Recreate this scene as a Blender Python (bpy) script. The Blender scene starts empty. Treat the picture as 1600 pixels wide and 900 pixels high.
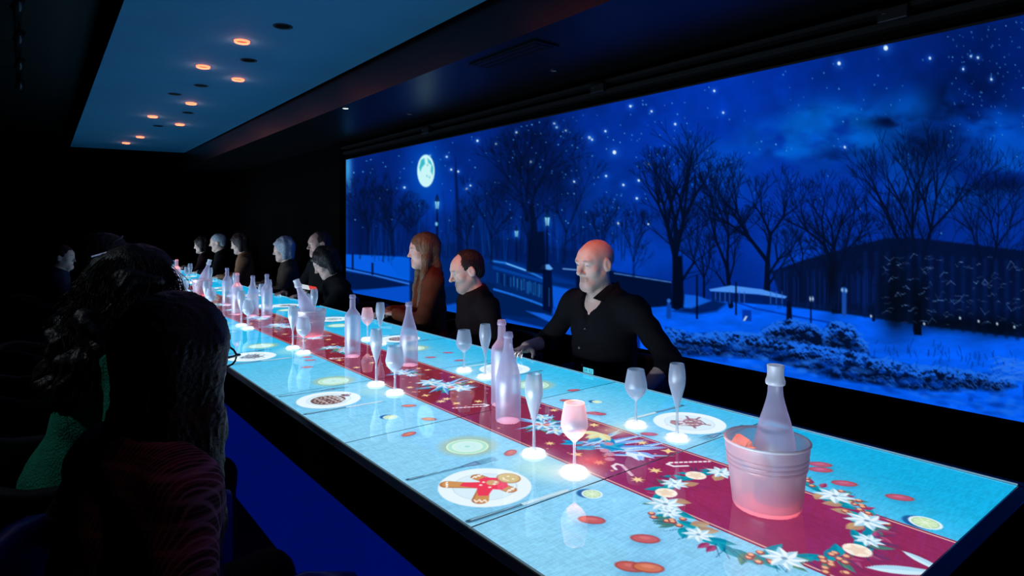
import bpy, bmesh, math
import numpy as np
from mathutils import Vector, Matrix

SC = bpy.context.scene
C = SC.collection

# ------------------------------------------------------------------ camera, world, exposure
CAM_H = 1.38                      # eye height of the photographer
FPX = 968.0                       # focal length for a 1600 px wide frame
HOR = 358.0                       # image row of the horizon
YAW = math.atan((800.0 - 35.0) / FPX)
cam_d = bpy.data.cameras.new('camera')
cam = bpy.data.objects.new('camera', cam_d); C.objects.link(cam)
cam.location = (0, 0, CAM_H)
cam.rotation_euler = (math.pi / 2, 0, -YAW)
cam_d.sensor_width = 36.0
cam_d.lens = FPX / 1600.0 * 36.0
cam_d.shift_y = -(450.0 - HOR) / 1600.0
cam_d.clip_start = 0.02
SC.camera = cam

world = bpy.data.worlds.new('world'); SC.world = world
world.use_nodes = True
world.node_tree.nodes['Background'].inputs[0].default_value = (0.25, 0.45, 1.0, 1)
world.node_tree.nodes['Background'].inputs[1].default_value = 0.0008
SC.view_settings.view_transform = 'Standard'
SC.view_settings.look = 'None'
SC.view_settings.exposure = 0.0
SC.view_settings.gamma = 1.0
SC.view_settings.use_curve_mapping = False
SC.cycles.max_bounces = 8
SC.cycles.transparent_max_bounces = 24
SC.cycles.sample_clamp_indirect = 4.0
SC.cycles.caustics_reflective = False
SC.cycles.caustics_refractive = False

# ------------------------------------------------------------------ helpers
def lin(c):
    c = np.asarray(c, float) / 255.0
    return np.where(c <= 0.04045, c / 12.92, ((c + 0.055) / 1.055) ** 2.4)

def tag(o, label=None, cat=None, group=None, kind=None):
    if label: o['label'] = label
    if cat: o['category'] = cat
    if group: o['group'] = group
    if kind: o['kind'] = kind
    return o

def empty(name, loc=(0, 0, 0), rz=0.0):
    o = bpy.data.objects.new(name, None); C.objects.link(o)
    o.location = loc; o.rotation_euler = (0, 0, rz); o.empty_display_size = 0.05
    return o

def mesh_obj(name, V, F, m, parent=None, smooth=True, col=None, loc=None, rz=None):
    me = bpy.data.meshes.new(name)
    V = np.asarray(V, np.float32)
    if isinstance(F, np.ndarray) and F.ndim == 2:
        n, k = F.shape
        me.vertices.add(len(V)); me.vertices.foreach_set('co', V.ravel())
        me.loops.add(n * k); me.loops.foreach_set('vertex_index', F.astype(np.int32).ravel())
        me.polygons.add(n)
        me.polygons.foreach_set('loop_start', np.arange(0, n * k, k, dtype=np.int32))
        me.update(calc_edges=True)
    else:
        me.from_pydata([tuple(map(float, v)) for v in V], [], [tuple(map(int, f)) for f in F])
    me.validate()
    if smooth:
        me.polygons.foreach_set('use_smooth', np.ones(len(me.polygons), bool))
    if col is not None:
        a = me.color_attributes.new('Col', 'FLOAT_COLOR', 'POINT')
        c4 = np.ones((len(V), 4), np.float32); c4[:, :3] = col
        a.data.foreach_set('color', c4.ravel())
    if m is not None: me.materials.append(m)
    o = bpy.data.objects.new(name, me); C.objects.link(o)
    if parent is not None: o.parent = parent
    if loc is not None: o.location = loc
    if rz is not None: o.rotation_euler = (0, 0, rz)
    return o

class MB:
    """collects boxes, tubes, lathes into one mesh"""
    def __init__(s): s.V = []; s.F = []
    def add(s, V, F):
        n = len(s.V); s.V += [tuple(v) for v in V]; s.F += [tuple(i + n for i in f) for f in F]; return s
    def box(s, x0, x1, y0, y1, z0, z1, bev=0.0):
        if bev <= 0:
            V = [(x, y, z) for z in (z0, z1) for y in (y0, y1) for x in (x0, x1)]
            F = [(0, 2, 3, 1), (4, 5, 7, 6), (0, 1, 5, 4), (2, 6, 7, 3), (0, 4, 6, 2), (1, 3, 7, 5)]
            return s.add(V, F)
        bm = bmesh.new(); bmesh.ops.create_cube(bm, size=1.0)
        for v in bm.verts:
            v.co = Vector(((x0 + x1) / 2 + v.co.x * (x1 - x0), (y0 + y1) / 2 + v.co.y * (y1 - y0), (z0 + z1) / 2 + v.co.z * (z1 - z0)))
        bmesh.ops.bevel(bm, geom=list(bm.edges), offset=bev, segments=2, affect='EDGES', profile=0.5)
        bm.verts.index_update()
        V = [tuple(v.co) for v in bm.verts]; F = [tuple(v.index for v in f.verts) for f in bm.faces]
        bm.free(); return s.add(V, F)
    def tube(s, pts, r, n=8, cap=True):
        pts = [Vector(p) for p in pts]; m = len(pts)
        rr = r if hasattr(r, '__len__') else [r] * m
        V = []; up = Vector((0, 0, 1))
        for i, p in enumerate(pts):
            t = (pts[min(i + 1, m - 1)] - pts[max(i - 1, 0)]).normalized()
            a = up if abs(t.dot(up)) < 0.95 else Vector((1, 0, 0))
            u = t.cross(a).normalized(); w = t.cross(u)
            for k in range(n):
                an = 2 * math.pi * k / n
                V.append(tuple(p + rr[i] * (math.cos(an) * u + math.sin(an) * w)))
        F = [(i * n + k, i * n + (k + 1) % n, (i + 1) * n + (k + 1) % n, (i + 1) * n + k) for i in range(m - 1) for k in range(n)]
        if cap: F += [tuple(range(n))[::-1], tuple((m - 1) * n + k for k in range(n))]
        return s.add(V, F)
    def lathe(s, prof, n=40, c=(0, 0, 0)):
        V = []; F = []
        for r, z in prof:
            for k in range(n):
                a = 2 * math.pi * k / n
                V.append((c[0] + r * math.cos(a), c[1] + r * math.sin(a), c[2] + z))
        for i in range(len(prof) - 1):
            for k in range(n):
                F.append((i * n + k, i * n + (k + 1) % n, (i + 1) * n + (k + 1) % n, (i + 1) * n + k))
        return s.add(V, F)
    def build(s, name, m, parent=None, smooth=False, **k):
        return mesh_obj(name, s.V, s.F, m, parent, smooth, **k)

def auto_smooth(o, deg=35):
    me = o.data
    me.polygons.foreach_set('use_smooth', np.ones(len(me.polygons), bool))
    try: me.set_sharp_from_angle(angle=math.radians(deg))
    except Exception: pass
    return o

MATS = {}
def mat(name, base=(128, 128, 128), rough=0.6, spec=0.5, metal=0.0, emit=None, estr=1.0, noise=None, bump=None, attr=False, sheen=0.0, sss=0.0):
    """procedural principled material; noise=(scale, amount) varies the colour, bump=(scale, strength)"""
    if name in MATS: return MATS[name]
    m = bpy.data.materials.new(name); m.use_nodes = True
    nt = m.node_tree; b = nt.nodes['Principled BSDF']
    b.inputs['Roughness'].default_value = rough
    b.inputs['Specular IOR Level'].default_value = spec
    b.inputs['Metallic'].default_value = metal
    lc = lin(base)
    b.inputs['Base Color'].default_value = (*lc, 1)
    src = None
    if attr:
        a = nt.nodes.new('ShaderNodeAttribute'); a.attribute_name = 'Col'; src = a.outputs['Color']
    if noise or bump:
        tc = nt.nodes.new('ShaderNodeTexCoord')
    if noise:
        n = nt.nodes.new('ShaderNodeTexNoise'); n.inputs['Scale'].default_value = noise[0]; n.inputs['Detail'].default_value = 4
        nt.links.new(tc.outputs['Object'], n.inputs['Vector'])
        mr = nt.nodes.new('ShaderNodeMapRange'); mr.inputs['From Min'].default_value = 0.25; mr.inputs['From Max'].default_value = 0.75
        mr.inputs['To Min'].default_value = 1 - noise[1]; mr.inputs['To Max'].default_value = 1 + noise[1]
        nt.links.new(n.outputs['Fac'], mr.inputs['Value'])
        mx = nt.nodes.new('ShaderNodeVectorMath'); mx.operation = 'SCALE'
        if src is None: mx.inputs[0].default_value = tuple(lc)
        else: nt.links.new(src, mx.inputs[0])
        nt.links.new(mr.outputs['Result'], mx.inputs['Scale']); src = mx.outputs['Vector']
    if src is not None: nt.links.new(src, b.inputs['Base Color'])
    if bump:
        n2 = nt.nodes.new('ShaderNodeTexNoise'); n2.inputs['Scale'].default_value = bump[0]; n2.inputs['Detail'].default_value = 3
        nt.links.new(tc.outputs['Object'], n2.inputs['Vector'])
        bp = nt.nodes.new('ShaderNodeBump'); bp.inputs['Strength'].default_value = bump[1]; bp.inputs['Distance'].default_value = 0.01
        nt.links.new(n2.outputs['Fac'], bp.inputs['Height']); nt.links.new(bp.outputs['Normal'], b.inputs['Normal'])
    if emit is not None:
        b.inputs['Emission Color'].default_value = (*lin(emit), 1); b.inputs['Emission Strength'].default_value = estr
    if sheen: b.inputs['Sheen Weight'].default_value = sheen
    if sss:
        b.inputs['Subsurface Weight'].default_value = sss; b.inputs['Subsurface Radius'].default_value = (0.012, 0.005, 0.003)
        b.inputs['Subsurface Scale'].default_value = 0.5
    MATS[name] = m; return m

def screen_mat(name, rough, spec, strength):
    """lit picture: colours stored on the mesh drive the emission; glass in front of it reflects"""
    m = bpy.data.materials.new(name); m.use_nodes = True
    nt = m.node_tree; b = nt.nodes['Principled BSDF']
    b.inputs['Base Color'].default_value = (0.0012, 0.0013, 0.0015, 1)
    b.inputs['Roughness'].default_value = rough; b.inputs['Specular IOR Level'].default_value = spec
    a = nt.nodes.new('ShaderNodeAttribute'); a.attribute_name = 'Col'
    nt.links.new(a.outputs['Color'], b.inputs['Emission Color'])
    b.inputs['Emission Strength'].default_value = strength
    m.cycles.emission_sampling = 'NONE'
    return m

# ------------------------------------------------------------------ numpy noise
def _hash(ix, iy, seed):
    h = (ix.astype(np.int64) * 374761393 + iy.astype(np.int64) * 668265263 + seed * 1442695041) & 0xFFFFFFFF
    h = ((h ^ (h >> 13)) * 1274126177) & 0xFFFFFFFF
    return ((h ^ (h >> 16)) & 0xFFFF) / 65535.0
def vnoise(x, y, seed=0):
    ix = np.floor(x); iy = np.floor(y); fx = x - ix; fy = y - iy
    fx = fx * fx * (3 - 2 * fx); fy = fy * fy * (3 - 2 * fy)
    a = _hash(ix, iy, seed); b = _hash(ix + 1, iy, seed); c = _hash(ix, iy + 1, seed); d = _hash(ix + 1, iy + 1, seed)
    return (a * (1 - fx) + b * fx) * (1 - fy) + (c * (1 - fx) + d * fx) * fy
def fbm(x, y, seed=0, oct=5):
    s = 0; a = 0.5; t = 0
    for o in range(oct):
        s = s + a * vnoise(x * 2 ** o, y * 2 ** o, seed + o * 17); t += a; a *= 0.5
    return s / t
def smooth(a, b, x):
    t = np.clip((x - a) / (b - a), 0, 1); return t * t * (3 - 2 * t)

# ------------------------------------------------------------------ structure
black_paint = mat('black_paint', (9, 10, 12), 0.55, 0.4, noise=(3, 0.25))
dark_wall = mat('dark_wall_paint', (2, 2, 3), 0.8, 0.05, noise=(2, 0.3))
floor_m = mat('dark_carpet', (8, 9, 14), 0.9, 0.2, noise=(40, 0.4), bump=(300, 0.3))
soffit_m = mat('soffit_paint', (10, 13, 19), 0.38, 0.5, noise=(1.5, 0.2))
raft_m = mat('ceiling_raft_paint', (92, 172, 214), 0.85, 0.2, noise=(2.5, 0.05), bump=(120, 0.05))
WX = 3.0          # plane of the projection
def struct(name, mb, m, parent=None):
    o = mb.build(name, m, parent)
    if parent is None: o['kind'] = 'structure'
    return o
struct('floor', MB().box(-2.4, 3.3, -2.6, 13.2, -0.1, 0), floor_m)
struct('ceiling', MB().box(-2.4, 3.3, -2.6, 13.2, 3.0, 3.1), black_paint)
struct('wall_left', MB().box(-2.5, -2.4, -2.6, 13.2, -0.1, 3.1), dark_wall)
struct('wall_right', MB().box(WX + 0.03, 3.3, -2.6, 13.2, -0.1, 3.1), dark_wall)
struct('wall_back', MB().box(-2.5, 3.3, 13.2, 13.3, -0.1, 3.1), dark_wall)
struct('wall_front', MB().box(-2.5, 3.3, -2.7, -2.6, -0.1, 3.1), dark_wall)
# hanging pale raft above the table (slightly wedge shaped in plan) with a thin edge
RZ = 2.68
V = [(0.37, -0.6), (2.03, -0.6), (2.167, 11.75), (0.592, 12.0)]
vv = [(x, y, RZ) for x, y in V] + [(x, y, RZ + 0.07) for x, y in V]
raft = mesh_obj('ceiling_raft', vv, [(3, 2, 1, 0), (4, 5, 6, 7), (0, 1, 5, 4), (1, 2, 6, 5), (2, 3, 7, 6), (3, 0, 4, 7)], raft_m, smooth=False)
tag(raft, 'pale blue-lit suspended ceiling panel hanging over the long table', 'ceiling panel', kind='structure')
# lowered bulkhead between the raft and the projection wall
vv = [(2.06, -2.6), (WX + 0.03, -2.6), (WX + 0.03, 12.6), (2.19, 12.6)]
vv = [(x, y, 2.42) for x, y in vv] + [(x, y, 3.0) for x, y in vv]
bulk = mesh_obj('ceiling_bulkhead', vv, [(3, 2, 1, 0), (4, 5, 6, 7), (0, 1, 5, 4), (1, 2, 6, 5), (2, 3, 7, 6), (3, 0, 4, 7)], soffit_m, smooth=False)
bulk['kind'] = 'structure'
struct('trim_1', MB().box(WX - 0.05, WX + 0.03, -2.5, 7.1, 2.325, 2.345).box(WX - 0.025, WX + 0.03, -2.5, 7.1, 2.26, 2.29), black_paint)
# end pier where the projection stops
struct('wall_pier', MB().box(WX - 0.06, WX + 0.03, 7.0, 7.25, 0, 2.42), dark_wall)

# ------------------------------------------------------------------ picture painter on mesh vertices
class Canvas:
    """X (columns) is 1D; Y is 1D rows (table) or 2D (wall, rows slope)"""
    def __init__(s, X, Y):
        s.X = X; s.Y = Y if Y.ndim == 2 else np.repeat(Y[:, None], len(X), 1)
        s.c = np.zeros(s.Y.shape + (3,))
        s.soft = 1.0
    def win(s, x0, x1, y0, y1):
        i0, i1 = np.searchsorted(s.X, [x0, x1])
        if i1 <= i0: return None
        sub = s.Y[:, i0:i1]
        ok = np.nonzero((sub.max(1) >= y0) & (sub.min(1) <= y1))[0]
        if len(ok) == 0: return None
        r0, r1 = ok[0], ok[-1] + 1
        X = np.broadcast_to(s.X[None, i0:i1], (r1 - r0, i1 - i0))
        return slice(r0, r1), slice(i0, i1), X, s.Y[r0:r1, i0:i1]
    def blend(s, w, a, col):
        v = s.c[w[0], w[1]]; a = a[..., None]
        s.c[w[0], w[1]] = v * (1 - a) + np.asarray(col, float) * a
    def disc(s, cx, cy, rx, ry=None, rot=0.0, col=(255, 255, 255), alpha=1.0, soft=None):
        ry = rx if ry is None else ry; soft = s.soft if soft is None else soft
        R = max(rx, ry) + soft; w = s.win(cx - R, cx + R, cy - R, cy + R)
        if w is None: return
        dx = w[2] - cx; dy = w[3] - cy; c, n = math.cos(rot), math.sin(rot)
        u = (dx * c + dy * n) / rx; v = (-dx * n + dy * c) / ry
        d = (np.sqrt(u * u + v * v) - 1) * min(rx, ry)
        s.blend(w, alpha * np.clip(0.5 - d / soft, 0, 1), col)
    def ring(s, cx, cy, r, wd, col, alpha=1.0, soft=None):
        soft = s.soft if soft is None else soft
        w = s.win(cx - r - wd, cx + r + wd, cy - r - wd, cy + r + wd)
        if w is None: return
        d = np.abs(np.hypot(w[2] - cx, w[3] - cy) - r) - wd / 2
        s.blend(w, alpha * np.clip(0.5 - d / soft, 0, 1), col)
    def glow(s, cx, cy, rx, ry, col, alpha):
        w = s.win(cx - 2.5 * rx, cx + 2.5 * rx, cy - 2.5 * ry, cy + 2.5 * ry)
        if w is None: return
        s.blend(w, alpha * np.exp(-((w[2] - cx) / rx) ** 2 - ((w[3] - cy) / ry) ** 2), col)
    def seg(s, x0, y0, x1, y1, w0, w1=None, col=(0, 0, 0), alpha=1.0, soft=None):
        w1 = w0 if w1 is None else w1; soft = s.soft if soft is None else soft; R = max(w0, w1) / 2 + soft
        w = s.win(min(x0, x1) - R, max(x0, x1) + R, min(y0, y1) - R, max(y0, y1) + R)
        if w is None: return
        dx, dy = x1 - x0, y1 - y0; L = dx * dx + dy * dy + 1e-12
        t = np.clip(((w[2] - x0) * dx + (w[3] - y0) * dy) / L, 0, 1)
        d = np.hypot(w[2] - x0 - t * dx, w[3] - y0 - t * dy) - (w0 + (w1 - w0) * t) / 2
        s.blend(w, alpha * np.clip(0.5 - d / soft, 0, 1), col)
    def path(s, pts, wd, col, alpha=1.0, soft=None):
        for a, b in zip(pts[:-1], pts[1:]): s.seg(a[0], a[1], b[0], b[1], wd, wd, col, alpha, soft)
    def poly(s, pts, col, alpha=1.0, soft=None, tex=None):
        soft = s.soft if soft is None else soft; p = np.asarray(pts, float)
        w = s.win(p[:, 0].min() - soft, p[:, 0].max() + soft, p[:, 1].min() - soft, p[:, 1].max() + soft)
        if w is None: return
        X, Y = w[2], w[3]; d = np.full(X.shape, 1e9); ins = np.zeros(X.shape, bool)
        for i in range(len(p)):
            x0, y0 = p[i]; x1, y1 = p[(i + 1) % len(p)]
            dx, dy = x1 - x0, y1 - y0
            t = np.clip(((X - x0) * dx + (Y - y0) * dy) / (dx * dx + dy * dy + 1e-12), 0, 1)
            d = np.minimum(d, np.hypot(X - x0 - t * dx, Y - y0 - t * dy))
            if dy != 0: ins ^= ((Y < y1) != (Y < y0)) & (X < dx * (Y - y0) / dy + x0)
        a = np.clip(0.5 - np.where(ins, -d, d) / soft, 0, 1) * alpha
        if tex is not None: a = a * tex(X, Y)
        s.blend(w, a, col)
    def leaf(s, x, y, ang, L, wd, col, col2=None, alpha=1.0):
        t = np.linspace(0, 1, 8); h = wd / 2 * np.sin(np.pi * t ** 0.8)
        c, n = math.cos(ang), math.sin(ang)
        up = [(x + L * a * c - b * n, y + L * a * n + b * c) for a, b in zip(t, h)]
        dn = [(x + L * a * c + b * n, y + L * a * n - b * c) for a, b in zip(t[::-1], h[::-1])]
        s.poly(up + dn[1:-1], col, alpha)
        if col2 is not None: s.poly(up + [(x, y)], col2, alpha * 0.8)
    def star(s, x, y, r, n, inner, col, rot=0.0, alpha=1.0):
        s.poly([(x + (r if k % 2 == 0 else r * inner) * math.cos(rot + k * math.pi / n), y + (r if k % 2 == 0 else r * inner) * math.sin(rot + k * math.pi / n)) for k in range(2 * n)], col, alpha)
    def flower(s, x, y, r, n, rot, cols, centre, wd=0.5):
        for k in range(n):
            a = rot + 2 * math.pi * k / n
            s.leaf(x, y, a, r, r * wd, cols[0], cols[1])
        s.disc(x, y, r * 0.13, col=centre)

TX0, TX1, TY0, PL = 0.743, 1.916, 0.424, 0.6565          # table display edges, first edge, panel length
NP = 17; TY1 = TY0 + NP * PL; TZ = 0.75
PER = 0.985                                               # spacing of the place settings

# glassware: kind, x, y (table coordinates)  -> used for the light spots in the picture and for the things themselves
LEFT_G = []; RIGHT_G = []
for k in range(10):
    LEFT_G.append((1.121, 1.158 + PER * k, 'wine')); LEFT_G.append((1.123, 1.322 + PER * k, 'flute'))
    RIGHT_G.append((1.543, 1.312 + PER * k, 'wine')); RIGHT_G.append((1.545, 1.154 + PER * k, 'flute'))

POOL_GLASS = np.array((0.86, 0.90, 1.0)) * 5.0            # boosted glow added to the display under the feet to light the frosting
POOL_BOTTLE = np.array((1.0, 0.42, 0.52)) * 2.6  # pink glow added under the bottles
BOTTLE_SPOTS = [(1.255, 1.608, .038), (1.351, 1.769, .035), (1.408, 2.554, .038), (1.288, 2.908, .035), (1.388, 4.618, .035), (1.319, 4.72, .038), (1.247, 4.86, .035), (1.345, 5.55, .035), (1.30, 7.45, .035), (1.26, 8.1, .038), (1.39, 8.6, .035)]
POOL_BUCKET = np.array((1.0, 0.16, 0.20)) * 2.6  # red glow added under the buckets to tint them
def paint_table(cv, res):
    rng = np.random.default_rng(5)
    cv.soft = max(0.0016, res * 1.2)
    X = np.broadcast_to(cv.X[None, :], cv.Y.shape); Y = cv.Y
    light = np.array((138, 208, 244.)); deep = np.array((14, 172, 226.))  # pale-to-deep shift: the screen's viewing-angle falloff painted into its colours
    t = smooth(1.5, 4.6, Y) * 0.95
    t = np.maximum(t, np.where(Y < 1.077, smooth(1.35, 1.95, X + (1.077 - Y) * 0.35) * 0.95, 0))
    t = np.maximum(t, np.where((Y >= 1.077) & (Y < 1.737), smooth(1.45, 2.05, X) * 0.7, 0))
    t = np.maximum(t, np.where(Y >= 1.737, smooth(1.35, 1.95, X) * 0.75, 0))
    base = light * (1 - t[..., None]) + deep * t[..., None]
    r2 = np.random.default_rng(int(1000 * Y[0, 0]))
    n = r2.standard_normal(Y.shape)
    kx = np.ones(9) / 3; n1 = np.apply_along_axis(lambda v: np.convolve(v, kx, 'same'), 1, n)
    n2 = np.apply_along_axis(lambda v: np.convolve(v, kx, 'same'), 0, r2.standard_normal(Y.shape))
    weave = 1 + 0.03 * np.clip(n1 + 0.7 * n2, -2, 2) * (1 - 0.6 * smooth(2, 4, Y))
    cv.c[:] = np.clip(base * weave[..., None], 0, 255)
    # slow light blotches of the cloth picture
    cv.c *= (0.96 + 0.08 * fbm(X * 3, Y * 3, 3))[..., None]
    # runner
    E0, E1 = 1.146, 1.480
    m = (X > E0) & (X < E1)
    tt = smooth(0.9, 2.0, Y)[..., None]
    run = np.array((142, 52, 100.)) * (1 - tt) + np.array((130, 38, 58.)) * tt
    tt2 = smooth(3, 6, Y)[..., None]; run = run * (1 - tt2) + np.array((96, 40, 46.)) * tt2
    run = np.where((Y < 1.077)[..., None], np.array((146, 42, 88.)) , run)
    a = np.clip(0.5 + np.minimum(X - E0, E1 - X) / cv.soft, 0, 1)[..., None]
    cv.c[:] = cv.c * (1 - a) + run * (0.92 + 0.16 * fbm(X * 6, Y * 6, 9) + 0.03 * np.clip(n2, -2, 2))[..., None] * a
    for xe, s_ in ((E0, 1), (E1, -1)):
        cv.seg(xe + s_ * 0.004, TY0, xe + s_ * 0.004, TY1, 0.003, 0.003, (120, 40, 40), 0.7)
        cv.seg(xe + s_ * 0.009, TY0, xe + s_ * 0.009, TY1, 0.0035, 0.0035, (250, 215, 195))
    far = lambda y: y > 6.5
    # gold stars and dots on the runner
    stars = [(1.217, 1.360), (1.216, 1.248), (1.221, 1.167), (1.443, 1.400), (1.451, 1.601), (1.435, 1.197), (1.438, 1.105), (1.296, 1.037), (1.214, 1.027),
             (1.199, 2.045), (1.202, 1.939), (1.232, 1.882), (1.235, 1.955), (1.309, 1.854), (1.422, 2.408), (1.438, 2.228), (1.449, 2.110), (1.210, 2.187)]
    for y in np.arange(2.5, 7.5, 0.075): stars.append((1.18 + 0.28 * rng.random(), y + rng.normal() * 0.03))
    for x, y in stars:
        cv.star(x, y, 0.017 + 0.006 * rng.random(), 4 + rng.integers(0, 5), 0.42, (244, 214, 150), rng.random() * 3)
    for k in range(170):
        x = 1.17 + 0.29 * rng.random(); y = 1.05 + rng.random() * 5
        cv.disc(x, y, 0.003 + 0.003 * rng.random(), col=(240, 170, 130), alpha=0.9)
    # bouquets along the runner
    def bouquet(cx, cy, s, seed):
        g = np.random.default_rng(seed)
        for k in range(14): cv.leaf(cx + g.normal() * .03 * s, cy + g.normal() * .05 * s, g.random() * 6.28, (.07 + .06 * g.random()) * s, .022 * s, (40, 150, 170), (20, 110, 150), .85)
        for k in range(8): cv.leaf(cx + g.normal() * .03 * s, cy + g.normal() * .05 * s, g.random() * 6.28, (.06 + .03 * g.random()) * s, .03 * s, (70, 165, 120), (40, 130, 105), .9)
        for k in range(10):
            a = g.random() * 6.28; cv.leaf(cx, cy, a, (.13 + .04 * g.random()) * s, .018 * s, (150, 215, 255), (60, 120, 215), .9)
        for k in range(3):
            cv.flower(cx + g.normal() * .035 * s, cy + (k - 1) * .085 * s, (.055 + .02 * g.random()) * s, 7, g.random(), ((205, 238, 252), (90, 160, 225)), (240, 230, 190))
        for k in range(6): cv.disc(cx + g.normal() * .07 * s, cy + g.normal() * .09 * s, .009 * s, col=(176, 90, 140))
        for k in range(4): cv.leaf(cx + g.normal() * .05 * s, cy + g.normal() * .08 * s, g.random() * 6.28, .04 * s, .03 * s, (235, 175, 165), (190, 90, 120), .9)
    bouquet(1.33, 2.13, .9, 31); bouquet(1.33, 1.50, .75, 34); bouquet(1.32, 2.42, .6, 36)
    # spruce spray reaching towards the wreath
    for k in range(16):
        a = -1.25 + 1.2 * rng.random(); cv.leaf(1.30 + rng.normal() * .018, 1.25 + rng.normal() * .03, a + .35, .10 + .11 * rng.random(), .018, (190, 225, 252), (70, 130, 225))
    for k in range(9): cv.leaf(1.31 + rng.normal() * .02, 1.27 + rng.normal() * .03, rng.random() * 6.28, .07, .03, (20, 140, 200), (60, 180, 215))
    for k in range(5): cv.leaf(1.34 + rng.normal() * .012, 1.16 + rng.normal() * .02, -2.3 + 1.4 * rng.random(), .06, .032, (215, 235, 255), (120, 165, 240))
    for x, y in ((1.30, 1.22), (1.29, 1.19), (1.262, 1.165), (1.35, 1.25)): cv.disc(x, y, .014, col=(200, 140, 170))
    for k in range(7): cv.leaf(1.40, 1.33, 2.2 + rng.random() * 2.2, .07, .03, (225, 240, 190), (240, 200, 140), .8)
    for j in range(1, 6):
        bouquet(1.315, 2.13 + PER * j, .85, 40 + j); bouquet(1.315, 2.60 + PER * j, .8, 60 + j)
    def cane(x0, y0, x1, y1):
        cv.path([(x0, y0), (x1, y1)], .010, (240, 235, 245))
        dx, dy = x1 - x0, y1 - y0; L = math.hypot(dx, dy); nx, ny = -dy / L, dx / L
        cv.path([(x0, y0), (x0 - dx / L * .012 - nx * .01, y0 - dy / L * .012 - ny * .01), (x0 - nx * .026, y0 - ny * .026), (x0 + dx * .35 - nx * .026, y0 + dy * .35 - ny * .026)], .009, (240, 235, 245))
        for k in range(8):
            u = (k + .5) / 8; cv.seg(x0 + dx * u - nx * .005, y0 + dy * u - ny * .005, x0 + dx * (u + .04) + nx * .005, y0 + dy * (u + .04) + ny * .005, .003, .003, (190, 60, 110))
    cane(1.372, 1.046, 1.461, 0.987); cane(1.293, 1.789, 1.191, 1.839); cane(1.19, 2.92, 1.29, 2.86)
    cane(1.255, 1.115, 1.225, 1.055)
    # wreath
    wx, wy, wr = 1.305, 0.745, 0.212
    g = np.random.default_rng(8)
    for k in range(46):
        a = k / 46 * 6.283; cv.leaf(wx + wr * math.cos(a), wy + wr * math.sin(a), a + 1.57 + g.normal() * .5, .05 + .03 * g.random(), .026, (16, 158, 178), (12, 128, 158))
    for k in range(26):
        a = g.random() * 6.283; cv.leaf(wx + (wr + .006) * math.cos(a), wy + (wr + .006) * math.sin(a), a + g.normal() * .9, .05, .018, (86, 140, 112), (50, 118, 120), .9)
    for k in range(22):
        a = g.random() * 6.283; cv.leaf(wx + (wr + .012) * math.cos(a), wy + (wr + .012) * math.sin(a), a + g.normal() * .7, .036, .017, (150, 50, 96), (178, 84, 122))
    for k in range(14):
        a = g.random() * 6.283; cv.leaf(wx + (wr - .016) * math.cos(a), wy + (wr - .016) * math.sin(a), a + 3.14 + g.normal() * .6, .045, .03, (196, 160, 112), (176, 132, 112), .85)
    for k in range(60):
        a = g.random() * 6.283; q = a + g.normal() * .4; r0 = wr + .008
        cv.seg(wx + r0 * math.cos(a), wy + r0 * math.sin(a), wx + r0 * math.cos(a) + .045 * math.cos(q), wy + r0 * math.sin(a) + .045 * math.sin(q), .0022, .001, (20, 72, 110), .8)
    for a0 in (0.1, 2.7, 3.7, 4.15, 4.35, 5.5, 5.75, 5.95):
        for k in range(7):
            a = a0 + g.normal() * .09; r = wr + .012 + g.normal() * .017
            cv.disc(wx + r * math.cos(a), wy + r * math.sin(a), .0085, col=(150, 62, 62)); cv.disc(wx + r * math.cos(a) + .002, wy + r * math.sin(a) + .002, .0055, col=(238, 180, 140))
    for a, q in ((2.35, .045), (2.55, .03), (3.85, .044), (5.35, .046), (5.95, .046), (0.25, .042), (1.0, .04), (1.75, .036), (3.05, .034), (4.9, .03)):
        cv.flower(wx + wr * math.cos(a), wy + wr * math.sin(a), q, 8, a, ((232, 248, 255), (150, 205, 232)), (120, 160, 190), .45)
    for a in (2.05, 4.62, 0.72, 1.35): 
        cv.disc(wx + wr * math.cos(a), wy + wr * math.sin(a), .026, col=(250, 240, 225)); cv.star(wx + wr * math.cos(a), wy + wr * math.sin(a), .024, 5, .5, (238, 215, 190), a)
    # big white spikes at the table end
    cv.leaf(1.232, .497, -.82, .14, .03, (205, 238, 250), (165, 215, 242)); cv.leaf(1.352, .478, -1.86, .10, .022, (205, 238, 250), (165, 215, 242))
    cv.leaf(1.25, .44, -1.2, .06, .02, (205, 238, 250))
    # place settings
    def motif(kind, cx, cy):
        if kind == 'ginger':
            br = (206, 150, 92); bd = (176, 112, 72)
            for fx, fy in ((-.066, .066), (-.054, -.056)):
                cv.seg(cx - .012, cy + fy * .2, cx + fx, cy + fy, .030, .040, bd); cv.seg(cx - .010, cy + fy * .2, cx + fx + .003, cy + fy, .026, .034, br)
            for fx, fy in ((.018, .058), (.036, -.054)):
                cv.seg(cx + .03, cy + fy * .2, cx + fx, cy + fy, .030, .034, bd); cv.seg(cx + .03, cy + fy * .2, cx + fx, cy + fy * .97, .024, .028, br)
            red = (236, 62, 92)
            cv.poly([(cx + .055, cy + .022), (cx + .03, cy + .045), (cx + .012, cy + .042), (cx + .005, cy + .028), (cx - .03, cy + .052), (cx - .048, cy + .040), (cx - .022, cy + .002), (cx - .045, cy - .034), (cx - .026, cy - .048), (cx + .005, cy - .026), (cx + .02, cy - .042), (cx + .044, cy - .036), (cx + .055, cy - .018)], red)
            cv.disc(cx + .028, cy + .006, .016, col=(214, 168, 122))
            cv.disc(cx + .076, cy + .003, .029, .033, 0, bd); cv.disc(cx + .077, cy + .004, .026, .030, 0, (212, 190, 128))
            for ox, oy in ((.082, .013), (.082, -.008)): cv.disc(cx + ox, cy + oy, .0032, col=(255, 250, 235))
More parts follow.
